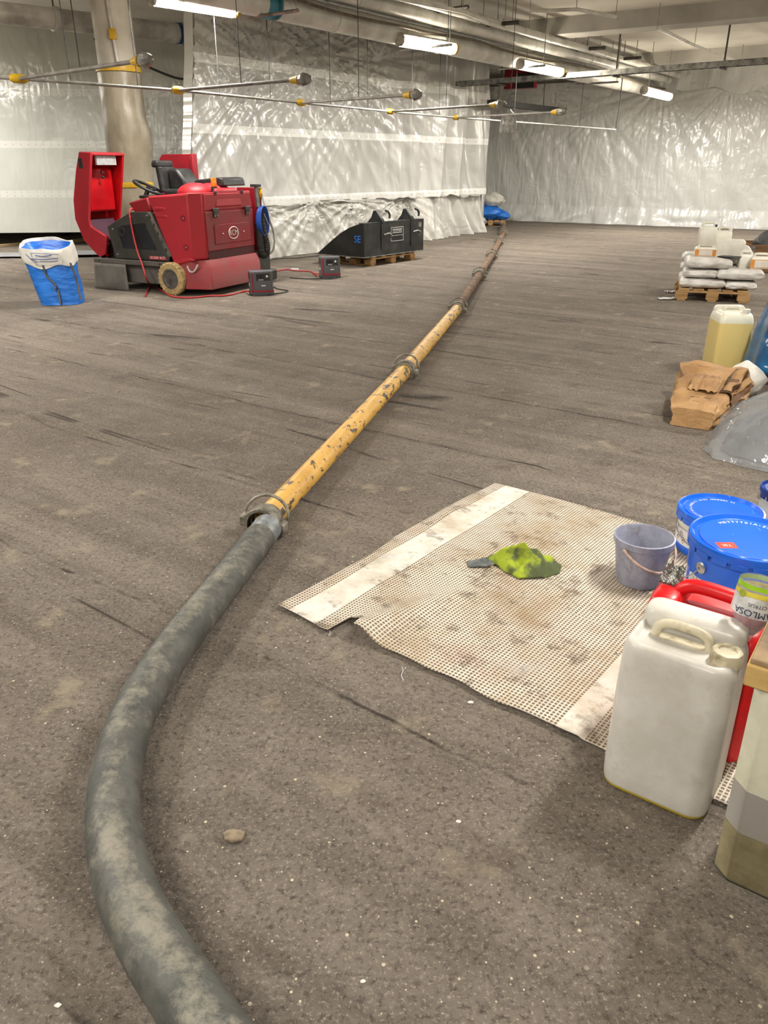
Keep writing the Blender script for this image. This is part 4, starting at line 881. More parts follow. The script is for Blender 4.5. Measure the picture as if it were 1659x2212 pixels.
mb = MB(); mb.loft([[(.40, .02, 1.03), (.95, .02, 1.03), (.90, .06, 1.26), (.47, .06, 1.26)], [(.38, -.022, 1.03), (.97, -.022, 1.03), (.91, .0, 1.24), (.46, .0, 1.24)]]); mb.build('roof_scoop', M['red'], t_, bevel=.02)
mb = MB(); mb.prism([(.17, 1.005), (1.19, 1.005), (1.15, 1.19), (.20, 1.19)], lambda a, b, s: (a, s, b), -.012, .01); mb.build('upper_lid', M['red'], t_, bevel=.006)
door = MB().bb(.19, 1.185, -.018, .01, .525, .985).build('rear_door', M['reddust'], t_, bevel=.006)
pl = MB().bb(.33, 1.10, -.026, -.016, .60, .83).build('drawer_plate', M['reddust'], door, bevel=.004)
mb = MB()
for x0, x1, z0, z1 in ((.32, 1.11, .832, .838), (.32, 1.11, .592, .598), (.32, .326, .592, .838), (1.104, 1.11, .592, .838)): mb.bb(x0, x1, -.0195, -.0175, z0, z1)
mb.build('plate_seam', M['maroon'], door)
mb = MB(); el = [(.715 + .105 * math.cos(2 * math.pi * k / 40), -.028, .715 + .072 * math.sin(2 * math.pi * k / 40)) for k in range(40)]; mb.tube(el, .0055, 6, closed=True)
text(mb, 'RCM', .094, TM((.715, -.0285, .715), (R(90), 0, 0))); w_ = mb.build('badge', M['wl'], door); w_['label'] = 'white oval badge reading RCM'
for x in (.49, .94): MB().lathe([(0, 0), (.012, 0), (.010, .008), (0, .01)], 12, M=Matrix.Translation((x, -.026, .715)) @ Matrix.Rotation(R(90), 4, 'X')).build('bolt', M['bolt'], door)
for x in (.37, 1.05):
    la = MB().bb(x - .055, x + .055, -.045, -.018, .975, 1.025).build('latch', M['darksteel'], t_, bevel=.006)
    MB().bb(x - .04, x + .04, -.034, -.018, .92, .978).build('latch_plate', M['darksteel'], la, bevel=.004)
    for q in (-.025, .025): MB().box((x + q, -.037, .935), (.012, .008, .012)).build('bolt', M['bolt'], la)
MB().bb(.19, 1.185, -.006, .01, .425, .52).build('slot_shade', M['slot'], t_)  # near-flush strip; shade of the gap is put into its dark red
mb = MB(); mb.loft([[(-.06, .18, .08), (.04, -.14, .08), (1.12, -.14, .08), (1.24, .18, .08), (1.24, .6, .09), (-.02, .6, .09)], [(-.03, .16, .33), (.10, -.10, .33), (1.17, -.10, .33), (1.30, .16, .33), (1.28, .5, .33), (.0, .5, .33)], [(.0, .13, .42), (.16, -.035, .425), (1.18, -.035, .425), (1.30, .13, .42), (1.28, .4, .42), (.02, .4, .42)]])
mb.build('lower_skirt', M['reddust'], t_, bevel=.01)
for l, z in ((.19, .92), (.19, .58), (.30, .41)):
    MB().lathe([(.0, -.004), (.035, -.004), (.04, .002), (.02, .004), (.0, .004)], 18, M=Matrix.Translation((-.002, l, z)) @ Matrix.Rotation(R(-90), 4, 'Y')).build('side_knob', M['maroon'], t_, smooth=40)
    MB().box((-.006, l - .008, z), (.01, .016, .016)).build('bolt', M['bolt'], t_, bevel=.004)
mb = MB(); mb.prism([(.60, .92), (.60, .965), (.45, .955), (.42, .925)], lambda a, b, s: (s, a, b), -.012, .02); mb.build('side_rib', M['red'], t_, bevel=.008)
mb = MB(); mb.prism([(.64, 1.0), (.62, 1.045), (.46, 1.04), (.44, 1.01)], lambda a, b, s: (s, a, b), -.012, .02); mb.build('side_rib', M['red'], t_, bevel=.008)
mb = MB(); mb.prism([(.38, .36), (.40, .42), (.14, .46), (.06, .43)], lambda a, b, s: (s, a, b), -.02, .03); mb.build('side_rib', M['red'], t_, bevel=.012)
MB().lathe([(.035, 0), (.036, .085), (.03, .1), (0, .102)], 18, c=(.55, .10, 1.27)).build('beacon', M['orange'], t_, smooth=40)
MB().lathe([(.042, -.06), (.042, .0)], 18, c=(.55, .10, 1.27), cap1=True).build('beacon_base', M['black'], t_, smooth=40)
for x in (.42, .98): MB().box((x, -.01, 1.20), (.045, .02, .045)).build('roof_bolt', M['black'], t_, bevel=.008)
# battery panel and chassis
bp2 = [(1.45, .79), (1.03, .975), (.72, .985), (.45, .47), (.49, .40), (1.38, .40)]
mb = MB(); mb.prism(bp2, lambda a, b, s: (s, a, b), .0, .035); pn_ = mb.build('battery_panel', M['grey'], t_, bevel=.006)
mb = MB(); mb.prism([(1.28, .765), (1.20, .81), (.80, .85), (.66, .53), (1.22, .53)], lambda a, b, s: (s, a, b), -.004, .002); mb.build('panel_window', M['glassd'], pn_, bevel=.002)
mb = MB(); mb.tube([(-.006, 1.2 + .045 * math.cos(a), .735 + .045 * math.sin(a)) for a in [2 * math.pi * k / 20 for k in range(20)]], .004, 6, closed=True); mb.build('window_ring', M['grey'], pn_)
for l, z in ((1.36, .76), (1.03, .92), (.76, .94), (1.33, .45), (.55, .45)): MB().lathe([(0, 0), (.013, 0), (.010, .008), (0, .009)], 10, M=Matrix.Translation((0, l, z)) @ Matrix.Rotation(R(-90), 4, 'Y')).build('bolt', M['bolt'], pn_)
mb = MB(); mb.prism([(.735, .985), (.69, .985), (.42, .465), (.465, .46)], lambda a, b, s: (s, a, b), -.03, .03); fr = mb.build('slanted_frame', M['graydust'], t_, bevel=.004)
mb = MB()
for k in range(5): f = (k + .6) / 5.4; mb.box((-.032, .712 - .27 * f, .985 - .52 * f), (.004, .022, .04))
mb.build('frame_holes', M['black'], fr)
MB().bb(-.004, .0, .52, .80, .415, .455).build('model_plate', M['redl'], pn_)
mb = MB(); text(mb, 'BOXER', .042, TM((-.0055, .71, .435), (R(90), 0, R(-90)))); text(mb, 'RCM', .042, TM((-.0055, .58, .435), (R(90), 0, R(-90)))); mb.build('model_lettering', M['wl'], pn_)
mb = MB(); mb.prism([(1.43, .77), (1.02, .94), (.74, .95), (.5, .5), (.52, .42), (1.36, .42)], lambda a, b, s: (s, a, b), .036, 1.15); mb.build('battery_box', M['black'], t_, bevel=.01)
r_ = MB().bb(-.05, .03, .48, 1.72, .335, .392).build('side_rail', M['graydust'], t_, bevel=.005)
for l in (.6, 1.62): MB().box((-.052, l, .362), (.004, .02, .02)).build('rail_hole', M['black'], r_)
MB().bb(.03, 1.22, .46, 1.25, .10, .335).build('chassis', M['graydust'], t_, bevel=.01)
MB().bb(.12, 1.15, 1.25, 1.78, .12, .40).build('front_brush_housing', M['black'], t_, bevel=.02)
mb = MB(); mb.grid(lambda a, b: (-.055 - .05 * (1 - b) * (.4 + .6 * math.sin(a * 3)) , 1.17 + .54 * a + .05 * (1 - b) * (a - .5), .004 + .33 * b), 14, 8); mb.build('rubber_flap', M['flap'], t_, smooth=60, solid=.008)
def wheel(x, l, r, w, nm):
    Yt = Matrix.Translation((x, l, r)) @ Matrix.Rotation(R(90), 4, 'Y')
    wm = MB().lathe([(r * .62, -w / 2), (r * .93, -w / 2), (r, -w * .35), (r, w * .35), (r * .93, w / 2), (r * .62, w / 2)], 40, M=Yt).build(nm, M['tyre'], t_, smooth=35)
    MB().lathe([(0, -w * .42), (r * .15, -w * .42), (r * .2, -w * .36), (r * .45, -w * .36), (r * .5, -w * .46), (r * .63, -w * .46), (r * .63, w * .45), (0, w * .45)], 32, M=Yt).build('wheel_hub', M['hub'], wm, smooth=35)
    mb = MB()
    for k in range(24):
        a = 2 * math.pi * k / 24; mb.box((0, 0, 0), (.014, .02, w * .3), Yt @ Matrix.Rotation(a, 4, 'Z') @ Matrix.Translation((r * .995, 0, -w * .28)))
    mb.build('tread_blocks', M['tyre'], wm, bevel=.003)
wheel(-.06, .40, .20, .10, 'wheel'); wheel(1.24, .40, .20, .10, 'wheel')
MB().tube(smoothpath([(-.02, .18, .36), (-.03, .14, .30), (-.02, .08, .30), (.0, .03, .38)], 4), .012, 8).build('drain_hose', M['duct'], t_, smooth=60)
# tipped-up hood: an open shell
ou = [(1.76, 1.675), (1.86, 1.45), (1.98, 1.10), (2.0, .87), (1.90, .60), (1.665, .40), (1.60, .42)]       # outer back line (l, z)
ri = [(1.555, 1.66), (1.60, 1.50), (1.70, 1.10), (1.76, .86), (1.74, .78), (1.48, .66), (1.55, .44)]         # rim line
W0, W1 = .0, .60
def side_wall(w, wi):
    mb = MB(); vs = []; fs = []; n = len(ou)
    for i in range(n):
        for (l, z) in (ou[i], ri[i]): vs += [(w, l, z), (wi, l - .0, z)]
    for i in range(n - 1):
        a = 4 * i; b = 4 * (i + 1)
        fs += [(a, a + 2, b + 2, b), (a + 1, b + 1, b + 3, a + 3), (a + 2, a + 3, b + 3, b + 2), (a, b, b + 1, a + 1)]
    fs += [(0, 1, 3, 2), (4 * n - 4, 4 * n - 2, 4 * n - 1, 4 * n - 3)]
    mb.add(vs, fs); return mb
hd = side_wall(W0, W0 + .04).build('hood', M['red'], t_, bevel=.008)
mb = side_wall(W1, W1 - .03); mb.build('hood_far_side', M['redin'], hd, bevel=.008)
mb = MB(); inn_ = [(l - .03, z - .01) for l, z in ou]
mb.loft([[(W0 + .03, l, z) for l, z in ou] + [(W0 + .03, l, z) for l, z in reversed(inn_)], [(W1 - .02, l, z) for l, z in ou] + [(W1 - .02, l, z) for l, z in reversed(inn_)]]); mb.build('hood_back', M['redin'], hd, bevel=.006)
MB().loft([[(w, 1.76, 1.675), (w, 1.56, 1.665), (w, 1.56, 1.63), (w, 1.76, 1.64)] for w in (W0 + .02, W1)]).build('hood_top', M['red'], hd, bevel=.008)
MB().bb(.06, .54, 1.76, 1.88, .95, 1.49).build('hood_inner_step', M['redin'], hd, bevel=.03)
mb = MB(); mb.bb(.13, .47, 1.60, 1.63, 1.52, 1.655); gr_ = mb.build('hood_grille', M['label'], hd)
mb = MB()
for k in range(14): mb.bb(.135 + k * .024, .143 + k * .024, 1.596, 1.60, 1.52, 1.655)
mb.build('grille_bars', M['steel'], gr_)
for z in (1.43, 1.37): MB().box((.29, 1.69, z), (.04, .03, .03)).build('hood_latch', M['black'], hd, bevel=.008)
MB().bb(-.004, .01, 1.72, 1.79, 1.48, 1.60).build('hood_vent', M['black'], hd, bevel=.004)
mb = MB(); mb.loft([[(w, l, z) for l, z in ((1.93, .86), (1.80, .60), (1.62, .52), (1.60, .56), (1.75, .66), (1.86, .86))] for w in (.06, .55)]); mb.build('hood_lining', mat('plum_lining', '4b2b3b', .5), hd)
MB().bb(.15, .5, 1.46, 1.62, .38, .62).build('hinge_block', M['black'], t_, bevel=.01)
# cockpit
mb = MB(); mb.prism([(1.10, 1.08), (.78, 1.15), (.72, .98), (1.0, .95)], lambda a, b, s: (s, a, b), .06, .5); mb.build('dashboard', M['maroon'], t_, bevel=.02)
MB().bb(.16, .40, .80, 1.0, 1.13, 1.165).build('dashboard_top', M['black'], t_, bevel=.01)
mb = MB(); cM = Matrix.Translation((.38, 1.02, 1.25)) @ Matrix.Rotation(R(24), 4, 'X') @ Matrix.Rotation(R(10), 4, 'Y')
mb.tube([cM @ Vector((.19 * math.cos(2 * math.pi * k / 36), .19 * math.sin(2 * math.pi * k / 36), 0)) for k in range(36)], .018, 10, closed=True); sw_ = mb.build('steering_wheel', M['black'], t_, smooth=60)
mb = MB()
for a in (0, 120, 240): mb.tube([cM @ Vector((0, 0, -.03)), cM @ Vector((.18 * math.cos(R(a)), .18 * math.sin(R(a)), 0))], .013, 8)
mb.tube([cM @ Vector((0, 0, .01)), cM @ Vector((0, 0, -.2))], .03, 12); mb.build('steering_column', M['black'], sw_, smooth=60)
seat = MB().bb(.45, .98, .40, .84, 1.10, 1.24).build('seat', M['black'], t_, bevel=.04, seg=3)
mb = MB(); mb.loft([rrect(.30, .10, .04, z, 4, .66, .92 + .12 * (z - 1.2)) for z in (1.2, 1.3, 1.45, 1.50)]); mb.build('backrest', M['black'], seat, bevel=.01, smooth=40)
MB().bb(.50, .82, .94, 1.05, 1.49, 1.575).build('headrest', M['black'], seat, bevel=.025, seg=3)
mb = MB(); mb.loft([[(.60, .80, z0) for z0 in ()] or [(.62, .88, 1.22), (.62, .60, 1.22), (.62, .62, 1.34), (.62, .74, 1.48), (.62, .88, 1.48)], [(.92, .88, 1.22), (.92, .60, 1.22), (.92, .62, 1.34), (.92, .74, 1.48), (.92, .88, 1.48)]]); mb.build('side_bolster', M['black'], seat, bevel=.03)
mb = MB(); mb.prism([(1.45, 1.60), (1.40, 1.655), (.87, 1.655), (.87, .9), (1.45, .9)], lambda a, b, s: (s, a, b), 1.14, 1.19); cp_ = mb.build('side_cover', M['maroon'], t_, bevel=.008)
MB().bb(1.10, 1.20, .84, .885, 1.32, 1.66).build('cover_edge', M['maroon'], cp_, bevel=.01)
mb = MB(); mb.loft([[(x, l, z) for l, z in ((.12, 1.27), (.62, 1.27), (.58, 1.34), (.2, 1.375), (.14, 1.36))] for x in (.78, 1.26)]); mb.build('rear_tray', M['black'], t_, bevel=.015)
# equipment on the far side
mb = MB(); mb.prism([(.05, 1.24), (.45, 1.24), (.5, .35), (.12, .35)], lambda a, b, s: (s, a, b), 1.50, 1.54); mb.build('far_panel', M['maroon'], t_, bevel=.01)
MB().lathe([(0, -.03), (.055, -.03), (.07, -.01), (.07, .01), (.055, .03), (0, .03)], 24, M=Matrix.Translation((1.44, .02, 1.17)) @ Matrix.Rotation(R(90), 4, 'X') @ Matrix.Rotation(R(35), 4, 'Y')).build('yellow_reel', M['yel'], t_, smooth=40)
MB().tube([(1.37, .02, 1.0), (1.36, .02, 1.28)], .03, 10).build('upright_post', M['steel'], t_, smooth=60)
MB().bb(1.30, 1.42, -.02, .08, 1.25, 1.285).build('post_bracket', M['black'], t_, bevel=.006)
mb = MB()
for k in range(4):
    mb.tube([(1.37 + .012 * k + .035 * math.sin(a), -.03 - .012 * k, .83 + (.15 + .014 * k) * math.sin(a)) if False else (1.36 + .10 * math.cos(a) + .008 * k, -.02 - .016 * k, .82 + (.17 + .008 * k) * math.sin(a)) for a in [2 * math.pi * q / 28 for q in range(28)]], .011, 6, closed=True)
mb.build('blue_hose_coil', M['blueh'], t_, smooth=60)
MB().tube([(1.38, -.06, .92), (1.48, -.06, .76)], .010, 8).build('hose_nozzle', M['bolt'], t_, smooth=60)
pts = smoothpath([(1.40, .0, 1.0), (1.38, -.02, .75), (1.42, -.05, .5), (1.40, -.04, .40), (1.33, -.02, .42), (1.32, 0, .8)], 12)
MB().tube(pts, .05, 12, radii=[.048 + .006 * (k % 2) for k in range(len(pts))]).build('corrugated_hose', M['rubber'], t_, smooth=20)
MB().tube(smoothpath([(1.42, -.02, 1.15), (1.46, -.05, .95), (1.60, -.06, .65), (1.58, -.06, .45), (1.50, -.04, .38)], 6), .014, 8).build('grey_tube', M['duct'], t_, smooth=60)
mb = MB(); mb.loft([[(x, .04, .13), (x, .40, .13), (x, .40, .40 + dz), (x, .04, .40 + dz)] for x, dz in ((1.28, -.03), (1.62, .04))]); mb.build('side_bracket', M['grey'], t_, bevel=.006)
MB().bb(1.52, 1.70, -.02, .25, .02, .16).build('castor_bracket', M['grey'], t_, bevel=.02)
MB().lathe([(0, -.03), (.07, -.03), (.07, .03), (0, .03)], 20, M=Matrix.Translation((1.60, .3, .07)) @ Matrix.Rotation(R(90), 4, 'Y')).build('castor', M['rubber'], t_, smooth=40)
# ------------------------------------------------------------------ battery chargers and cables
def charger(loc, rz, label):
    t_ = thing('battery_charger', label, 'charger', loc, rz, 'battery chargers on the floor')
    lo = [[(x, y, z) for x, y in ((-.12 + c, -.07), (.13, -.07), (.145, -.05), (.145, .10), (-.145, .10), (-.145, -.045 + c))] for z, c in ((.0, .01), (.27, .01), (.30, .02))]
    MB().loft(lo).build('shell', M['chg'], t_, bevel=.008)
    MB().bb(-.15, .15, -.055, .105, .0, .035).build('base_foot', M['black'], t_, bevel=.008)
    mb = MB(); mb.bb(-.128, .148, -.074, -.05, .045, .068); mb.loft([[(-.128, -.074, .045), (-.105, -.074, .06), (-.105, -.065, .06), (-.128, -.065, .045)], [(-.128, -.074, .285), (-.112, -.074, .285), (-.112, -.065, .285), (-.128, -.065, .285)]]); mb.build('red_trim', M['chr'], t_)
    d_ = MB().bb(-.07, .105, -.074, -.068, .185, .275).build('display_panel', M['black'], t_, bevel=.003)
    MB().bb(-.055, .02, -.077, -.073, .215, .25).build('screen', M['glassd'], d_)
    mb = MB()
    for k in range(3): mb.box((-.03 + k * .022, -.0755, .197), (.010, .003, .014))
    mb.lathe([(0, 0), (.018, 0), (.018, .003), (0, .003)], 4, M=Matrix.Translation((.07, -.0735, .238)) @ Matrix.Rotation(R(90), 4, 'X')); mb.build('buttons', M['labw'], d_)
    mb = MB(); mb.box((.02, -.0725, .125), (.055, .004, .012)); mb.build('maker_plate', M['labw'], t_)
    MB().bb(-.148, -.1445, -.02, .03, .12, .15).build('side_label', M['label'], t_)
    MB().bb(-.146, -.143, -.04, .09, .2, .28).build('side_vent', M['black'], t_)
    return t_
c1 = gp(563, 640); charger((c1.x, c1.y + .1, 0), R(16), 'grey and red battery charger standing at the rear corner of the sweeper')
c2 = gp(712, 602); charger((c2.x, c2.y + .1, 0), R(16), 'grey and red battery charger standing before the black bucket attachment')
sm = Matrix.Translation(SW) @ Matrix.Rotation(SA, 4, 'Z'); mwp = lambda a, b, c: sm @ Vector((a, b, c))
g_ = lambda x, y: gp(x, y, .012)
tag(tube_obj('charging_cable', smoothpath([mwp(.10, 1.02, 1.0), mwp(-.015, 1.02, .99), mwp(-.03, 1.0, .75), mwp(-.06, .93, .5), mwp(-.11, .84, .38), mwp(-.14, .76, .18), g_(322, 618), g_(314, 640), g_(318, 630), g_(327, 618), g_(345, 625), g_(372, 640), g_(410, 643), g_(455, 639), g_(490, 638), g_(525, 630), Vector((c1.x - .16, c1.y + .08, .05))], 6), .011, M['cabr'], 8), 'red charging cable draped from the sweeper panel to the nearer charger', 'cable')
tag(tube_obj('power_cable', smoothpath([Vector((c1.x + .15, c1.y + .12, .03)), g_(590, 620), g_(600, 624), g_(622, 628), g_(612, 632), g_(595, 634), Vector((c1.x + .1, c1.y + .02, .02)), ], 6), .007, M['cabk'], 6), 'black looped power lead beside the nearer charger', 'cable')
tag(tube_obj('charging_cable', smoothpath([Vector((c2.x - .16, c2.y + .12, .05)), g_(676, 590), g_(684, 596), g_(672, 587), g_(640, 585), g_(610, 583), mwp(1.62, .4, .02)], 6), .009, M['cabr'], 8), 'dark red cable running from the farther charger to the sweeper', 'cable')
tag(tube_obj('power_cable', smoothpath([Vector((c2.x + .1, c2.y + .05, .02)), g_(736, 598), g_(716, 602), g_(690, 602), g_(660, 602), g_(626, 600)], 6), .007, M['cabk'], 6), 'black power lead with loose plug before the farther charger', 'cable')
tag(tube_obj('extension_cable', smoothpath([g_(560, 575), g_(590, 560), g_(640, 557), g_(690, 552)], 6), .008, M['cabk'], 6), 'thin black lead lying along the foot of the white sheet', 'cable')
p = gp(637, 584); tag(MB().bb(-.06, .06, -.02, .02, 0, .03).build('white_plug', M['label'], loc=p, rz=R(-5), bevel=.006), 'white plug lying on the floor between the chargers', 'plug')

# ------------------------------------------------------------------ black bucket attachment on a pallet
def pallet(name, label, loc, rz, w, d, wm, group=None, blocks=3):
    t_ = thing(name, label, 'pallet', loc, rz, group)
    for k in range(5): x = -w / 2 + .07 + (w - .14) * k / 4; MB().bb(x - .06, x + .06, -d / 2, d / 2, .122, .144).build('deck_board', wm, t_, bevel=.003)
    for y in (-d / 2 + .05, 0, d / 2 - .05): MB().bb(-w / 2, w / 2, y - .05, y + .05, .10, .122).build('cross_board', wm, t_, bevel=.003)
    for x in (-w / 2 + .05, 0, w / 2 - .05):
        MB().bb(x - .05, x + .05, -d / 2, d / 2, .0, .022).build('bottom_board', wm, t_, bevel=.003)
        for y in (-d / 2 + .07, 0, d / 2 - .07): MB().bb(x - .07 if x else -.07, x + .07, y - .07, y + .07, .022, .10).build('block', wm, t_, bevel=.004)
    return t_
bl_, br_ = gp(786, 558, .145), gp(913, 541, .145); ka = math.atan2(br_.y - bl_.y, br_.x - bl_.x); KW = (br_ - bl_).length
km = Matrix.Translation(bl_) @ Matrix.Rotation(ka, 4, 'Z')
pcn = km @ Vector((KW * .5, .42, 0)); pallet('pallet', 'wooden pallet under the black bucket attachment', (pcn.x, pcn.y, 0), ka, 1.2, .8, M['wood'])
t_ = thing('loader_bucket', 'black steel loader bucket attachment resting on a pallet', 'bucket attachment', (bl_.x, bl_.y, .145), ka)
sidep = [(0, .012), (0, .525), (.12, .51), (.30, .455), (.50, .36), (.72, .22), (1.0, .03), (1.02, .012)]
for x, nm in ((0, 'side_plate'), (KW - .012, 'side_plate')):
    mb = MB(); mb.prism(sidep, lambda a, b, s: (s, a, b), x, x + .012); sp2_ = mb.build(nm, M['blk'], t_, bevel=.002)
    if x == 0:
        mb = MB(); text(mb, 'SE', .15, TM((-.003, .13, .28), (R(90), 0, R(-90)))); w_ = mb.build('side_lettering', M['bluep'], sp2_); w_['label'] = 'blue letters SE'
bk_ = MB().bb(0, KW, -.012, .0, .0, .525).build('back_plate', M['blk2'], t_, bevel=.002)
MB().bb(-.01, KW + .01, -.02, 1.05, .0, .014).build('floor_plate', M['steel'], t_, bevel=.002)
MB().bb(0, KW, -.012, .10, .515, .53).build('top_lip', M['blk2'], t_, bevel=.002)
for x in (KW * .27, KW * .77):
    mb = MB(); mb.prism([(.30, .50), (-.03, .50), (-.03, .55), (.10, .70), (.16, .70), (.2, .6)], lambda a, b, s: (s, a, b), x, x + .07); h_ = mb.build('mounting_hook', M['blk2'], t_, bevel=.006)
    MB().tube(smoothpath([(x + .1, -.02, .70), (x + .16, -.03, .68), (x + .2, -.03, .63), (x + .19, -.03, .58)], 4), .018, 8).build('hook_tip', M['blk2'], h_, smooth=60)
    MB().bb(x - .01, x + .08, -.03, -.012, .1, .5).build('hook_rib', M['blk2'], h_, bevel=.004)
    MB().tube(smoothpath([(x + .05, -.03, .33), (x + .12, -.09, .35), (x + .17, -.10, .31), (x + .17, -.06, .27)], 4), .014, 8).build('locking_pin', M['steel'], h_, smooth=60)
w_ = MB().bb(KW * .43, KW * .63, -.016, -.012, .22, .42).build('maker_plate', M['blk'], bk_)
mb = MB()
for x0, x1, z0, z1 in ((.425, .635, .425, .432), (.425, .635, .213, .220), (.425, .429, .213, .432), (.631, .635, .213, .432), (.425, .635, .30, .305)): mb.bb(KW * x0, KW * x1, -.018, -.012, z0, z1)
text(mb, 'STROSTAKERS', .040, TM((KW * .53, -.018, .375), (R(90), 0, 0))); mb.bb(KW * .45, KW * .61, -.017, -.0155, .395, .405); mb.bb(KW * .45, KW * .61, -.017, -.0155, .342, .352)
mb.build('maker_lettering', M['label'], w_)
MB().bb(KW * .90, KW * .955, -.015, -.012, .40, .48).build('data_plate', M['steel'], bk_)

# ------------------------------------------------------------------ pallet of white sacks and canisters
fl, fr_ = gp(1463, 649), gp(1610, 656); pa_ = math.atan2(fr_.y - fl.y, fr_.x - fl.x); pm = Matrix.Translation((fl.x, fl.y, 0)) @ Matrix.Rotation(pa_, 4, 'Z')
q = pm @ Vector((.39, .50, 0)); pallet('pallet', 'wooden pallet carrying white sacks and canisters on the right', (q.x, q.y, 0), pa_, .80, 1.0, M['wood'])
def sack(label, c, w, d, h, rz, z, m=None, seed=0):
    def pt(a, b_):
        an = a * 2 * math.pi; t = b_; ca, sa = math.cos(an), math.sin(an); sq = (abs(ca) ** 3.2 + abs(sa) ** 3.2) ** (-1 / 3.2)
        e = min(1, (1 - abs(2 * t - 1)) * 5 + .45) ; k = 1 + .09 * N(ca * 2 + seed, sa * 2, t * 4 + seed) + .03 * ridged(ca * 3, sa * 3 + seed, t * 8)
        return ((t - .5) * w, d / 2 * sq * ca * k * (.9 + .1 * e), h / 2 + h / 2 * sq * sa * min(k, 1.04) * e)
    mb = MB(); mb.loft([[pt(k / 28, j / 22) for k in range(28)] for j in range(23)])
    o = mb.build('sack', m or M['bagw'], smooth=60); p_ = pm @ Vector((c[0], c[1], 0)); o.location = (p_.x, p_.y, z); o.rotation_euler = (0, 0, pa_ + rz)
    return tag(o, label, 'sack', 'white sacks on the pallet')
sack('white sack at the bottom left front of the pallet stack', (.26, .22), .52, .40, .115, 0, .145, seed=1)
sack('white sack at the bottom right front of the pallet stack', (.69, .22), .35, .42, .10, 0, .145, seed=2)
sack('white sack in the middle layer at the left of the stack', (.22, .24), .40, .40, .105, 0, .262, seed=3)
sack('white sack in the middle layer jutting out at the right', (.66, .22), .52, .42, .125, R(2), .258, seed=4)
sack('topmost white sack at the front left of the stack', (.29, .24), .52, .42, .13, R(3), .372, seed=5)
for k in range(3): sack(['white sack of the hidden rear row, lowest', 'white sack of the hidden rear row, middle', 'white sack at the rear of the stack under the canisters'][k], (.38, .74), .76, .44, .118, 0, .145 + k * .119, seed=7 + k)
sack('white sack at the back right of the stack under the thick white block', (.55, .66), .46, .4, .10, 0, .503, seed=12)
sack('black film folded over the topmost front sack', (.52, .20), .22, .2, .016, R(-30), .502, M['black'], 15)['category'] = 'film'
def smallcan(name, label, c, z, w, d, h, rz, lab=None, rot=None, cap='hdpe'):
    p_ = pm @ Vector((c[0], c[1], 0)); t_ = thing(name, label, 'canister', (p_.x, p_.y, z), 0, None, rot=(rot or (0, 0, 0))[:2] + (pa_ + rz,))
    lo = [rrect(w * k, d * k, .02, zz * h, 4) for zz, k in ((0, .95), (.03, 1), (.68, 1), (.78, .9), (.80, .8))]
    MB().loft(lo).build('can_body', M['hdpe'], t_, smooth=50)
    MB().tube(smoothpath([(-w * .34, 0, h * .78), (-w * .32, 0, h * .93), (-w * .2, 0, h * .97), (w * .2, 0, h * .97), (w * .32, 0, h * .93), (w * .34, 0, h * .78)], 4), .016, 8).build('loop_handle', M['hdpe'], t_, smooth=60)
    MB().lathe([(.018, 0), (.018, .03), (0, .03)], 12, c=(w * .40, 0, h * .78)).build('cap', M[cap], t_, smooth=40)
    if lab:
        MB().bb(-w * .501, w * .501, -d / 2 - .002, -d / 2 + .01, .06 * h, .62 * h).build('orange_label', M['orl'], t_); MB().bb(-w * .32, w * .32, -d / 2 - .004, -d / 2, .10 * h, .58 * h).build('pale_label', M['labw'], t_)
    return t_
smallcan('small_canister', 'white canister lying with orange label on the topmost sack', (.24, .26), .505, .24, .16, .13, R(3), True)
smallcan('small_canister', 'tall white canister standing on the orange-labelled one, topmost of the stack', (.24, .32), .63, .20, .16, .26, R(3), cap='black')
smallcan('small_canister', 'white canister with red triangle mark at the back of the pallet top', (.44, .52), .615, .18, .15, .21, R(0))
p_ = pm @ Vector((.405, .44, 0)); mb = MB(); mb.add([(-.02, 0, 0), (.02, 0, 0), (0, 0, .04)], [(0, 1, 2)])
t_ = thing('foam_block', 'thick white wrapped block standing at the right of the pallet top', 'block', ((pm @ Vector((.50, .40, 0))).x, (pm @ Vector((.50, .40, 0))).y, .49), pa_)
MB().loft([rrect(.36 * k, .26, .05, z, 4) for z, k in ((0, .9), (.02, 1), (.12, 1), (.14, 1.05), (.18, 1.05), (.2, .95))]).build('wrapped_body', M['hdpe'], t_, smooth=50)
smallcan('small_canister', 'white canister with black grip hole at the right of the stack', (.71, .30), .383, .16, .13, .19, R(8))
smallcan('small_canister', 'white canister with orange label at the far right end of the stack', (.88, .25), .383, .24, .14, .17, R(4), True)
for k, (x, y, s_, l_) in enumerate(((1452, 632, .09, 'scrap of white paper left of the sack pallet, farther one'), (1446, 647, .14, 'scrap of white paper left of the sack pallet, nearer one'))):
    p_ = gp(x, y, 0); mb = MB(); mb.grid(lambda a, b: ((a - .5) * 2 * s_, (b - .5) * .09 + .03 * N(a * 4, k), .004 + .03 * max(0, N(a * 5, b * 3, k)) + .01), 16, 6); tag(mb.build('paper_scrap', M['label'], loc=(p_.x, p_.y, 0), rz=R(10), smooth=50, solid=.002), l_, 'paper')
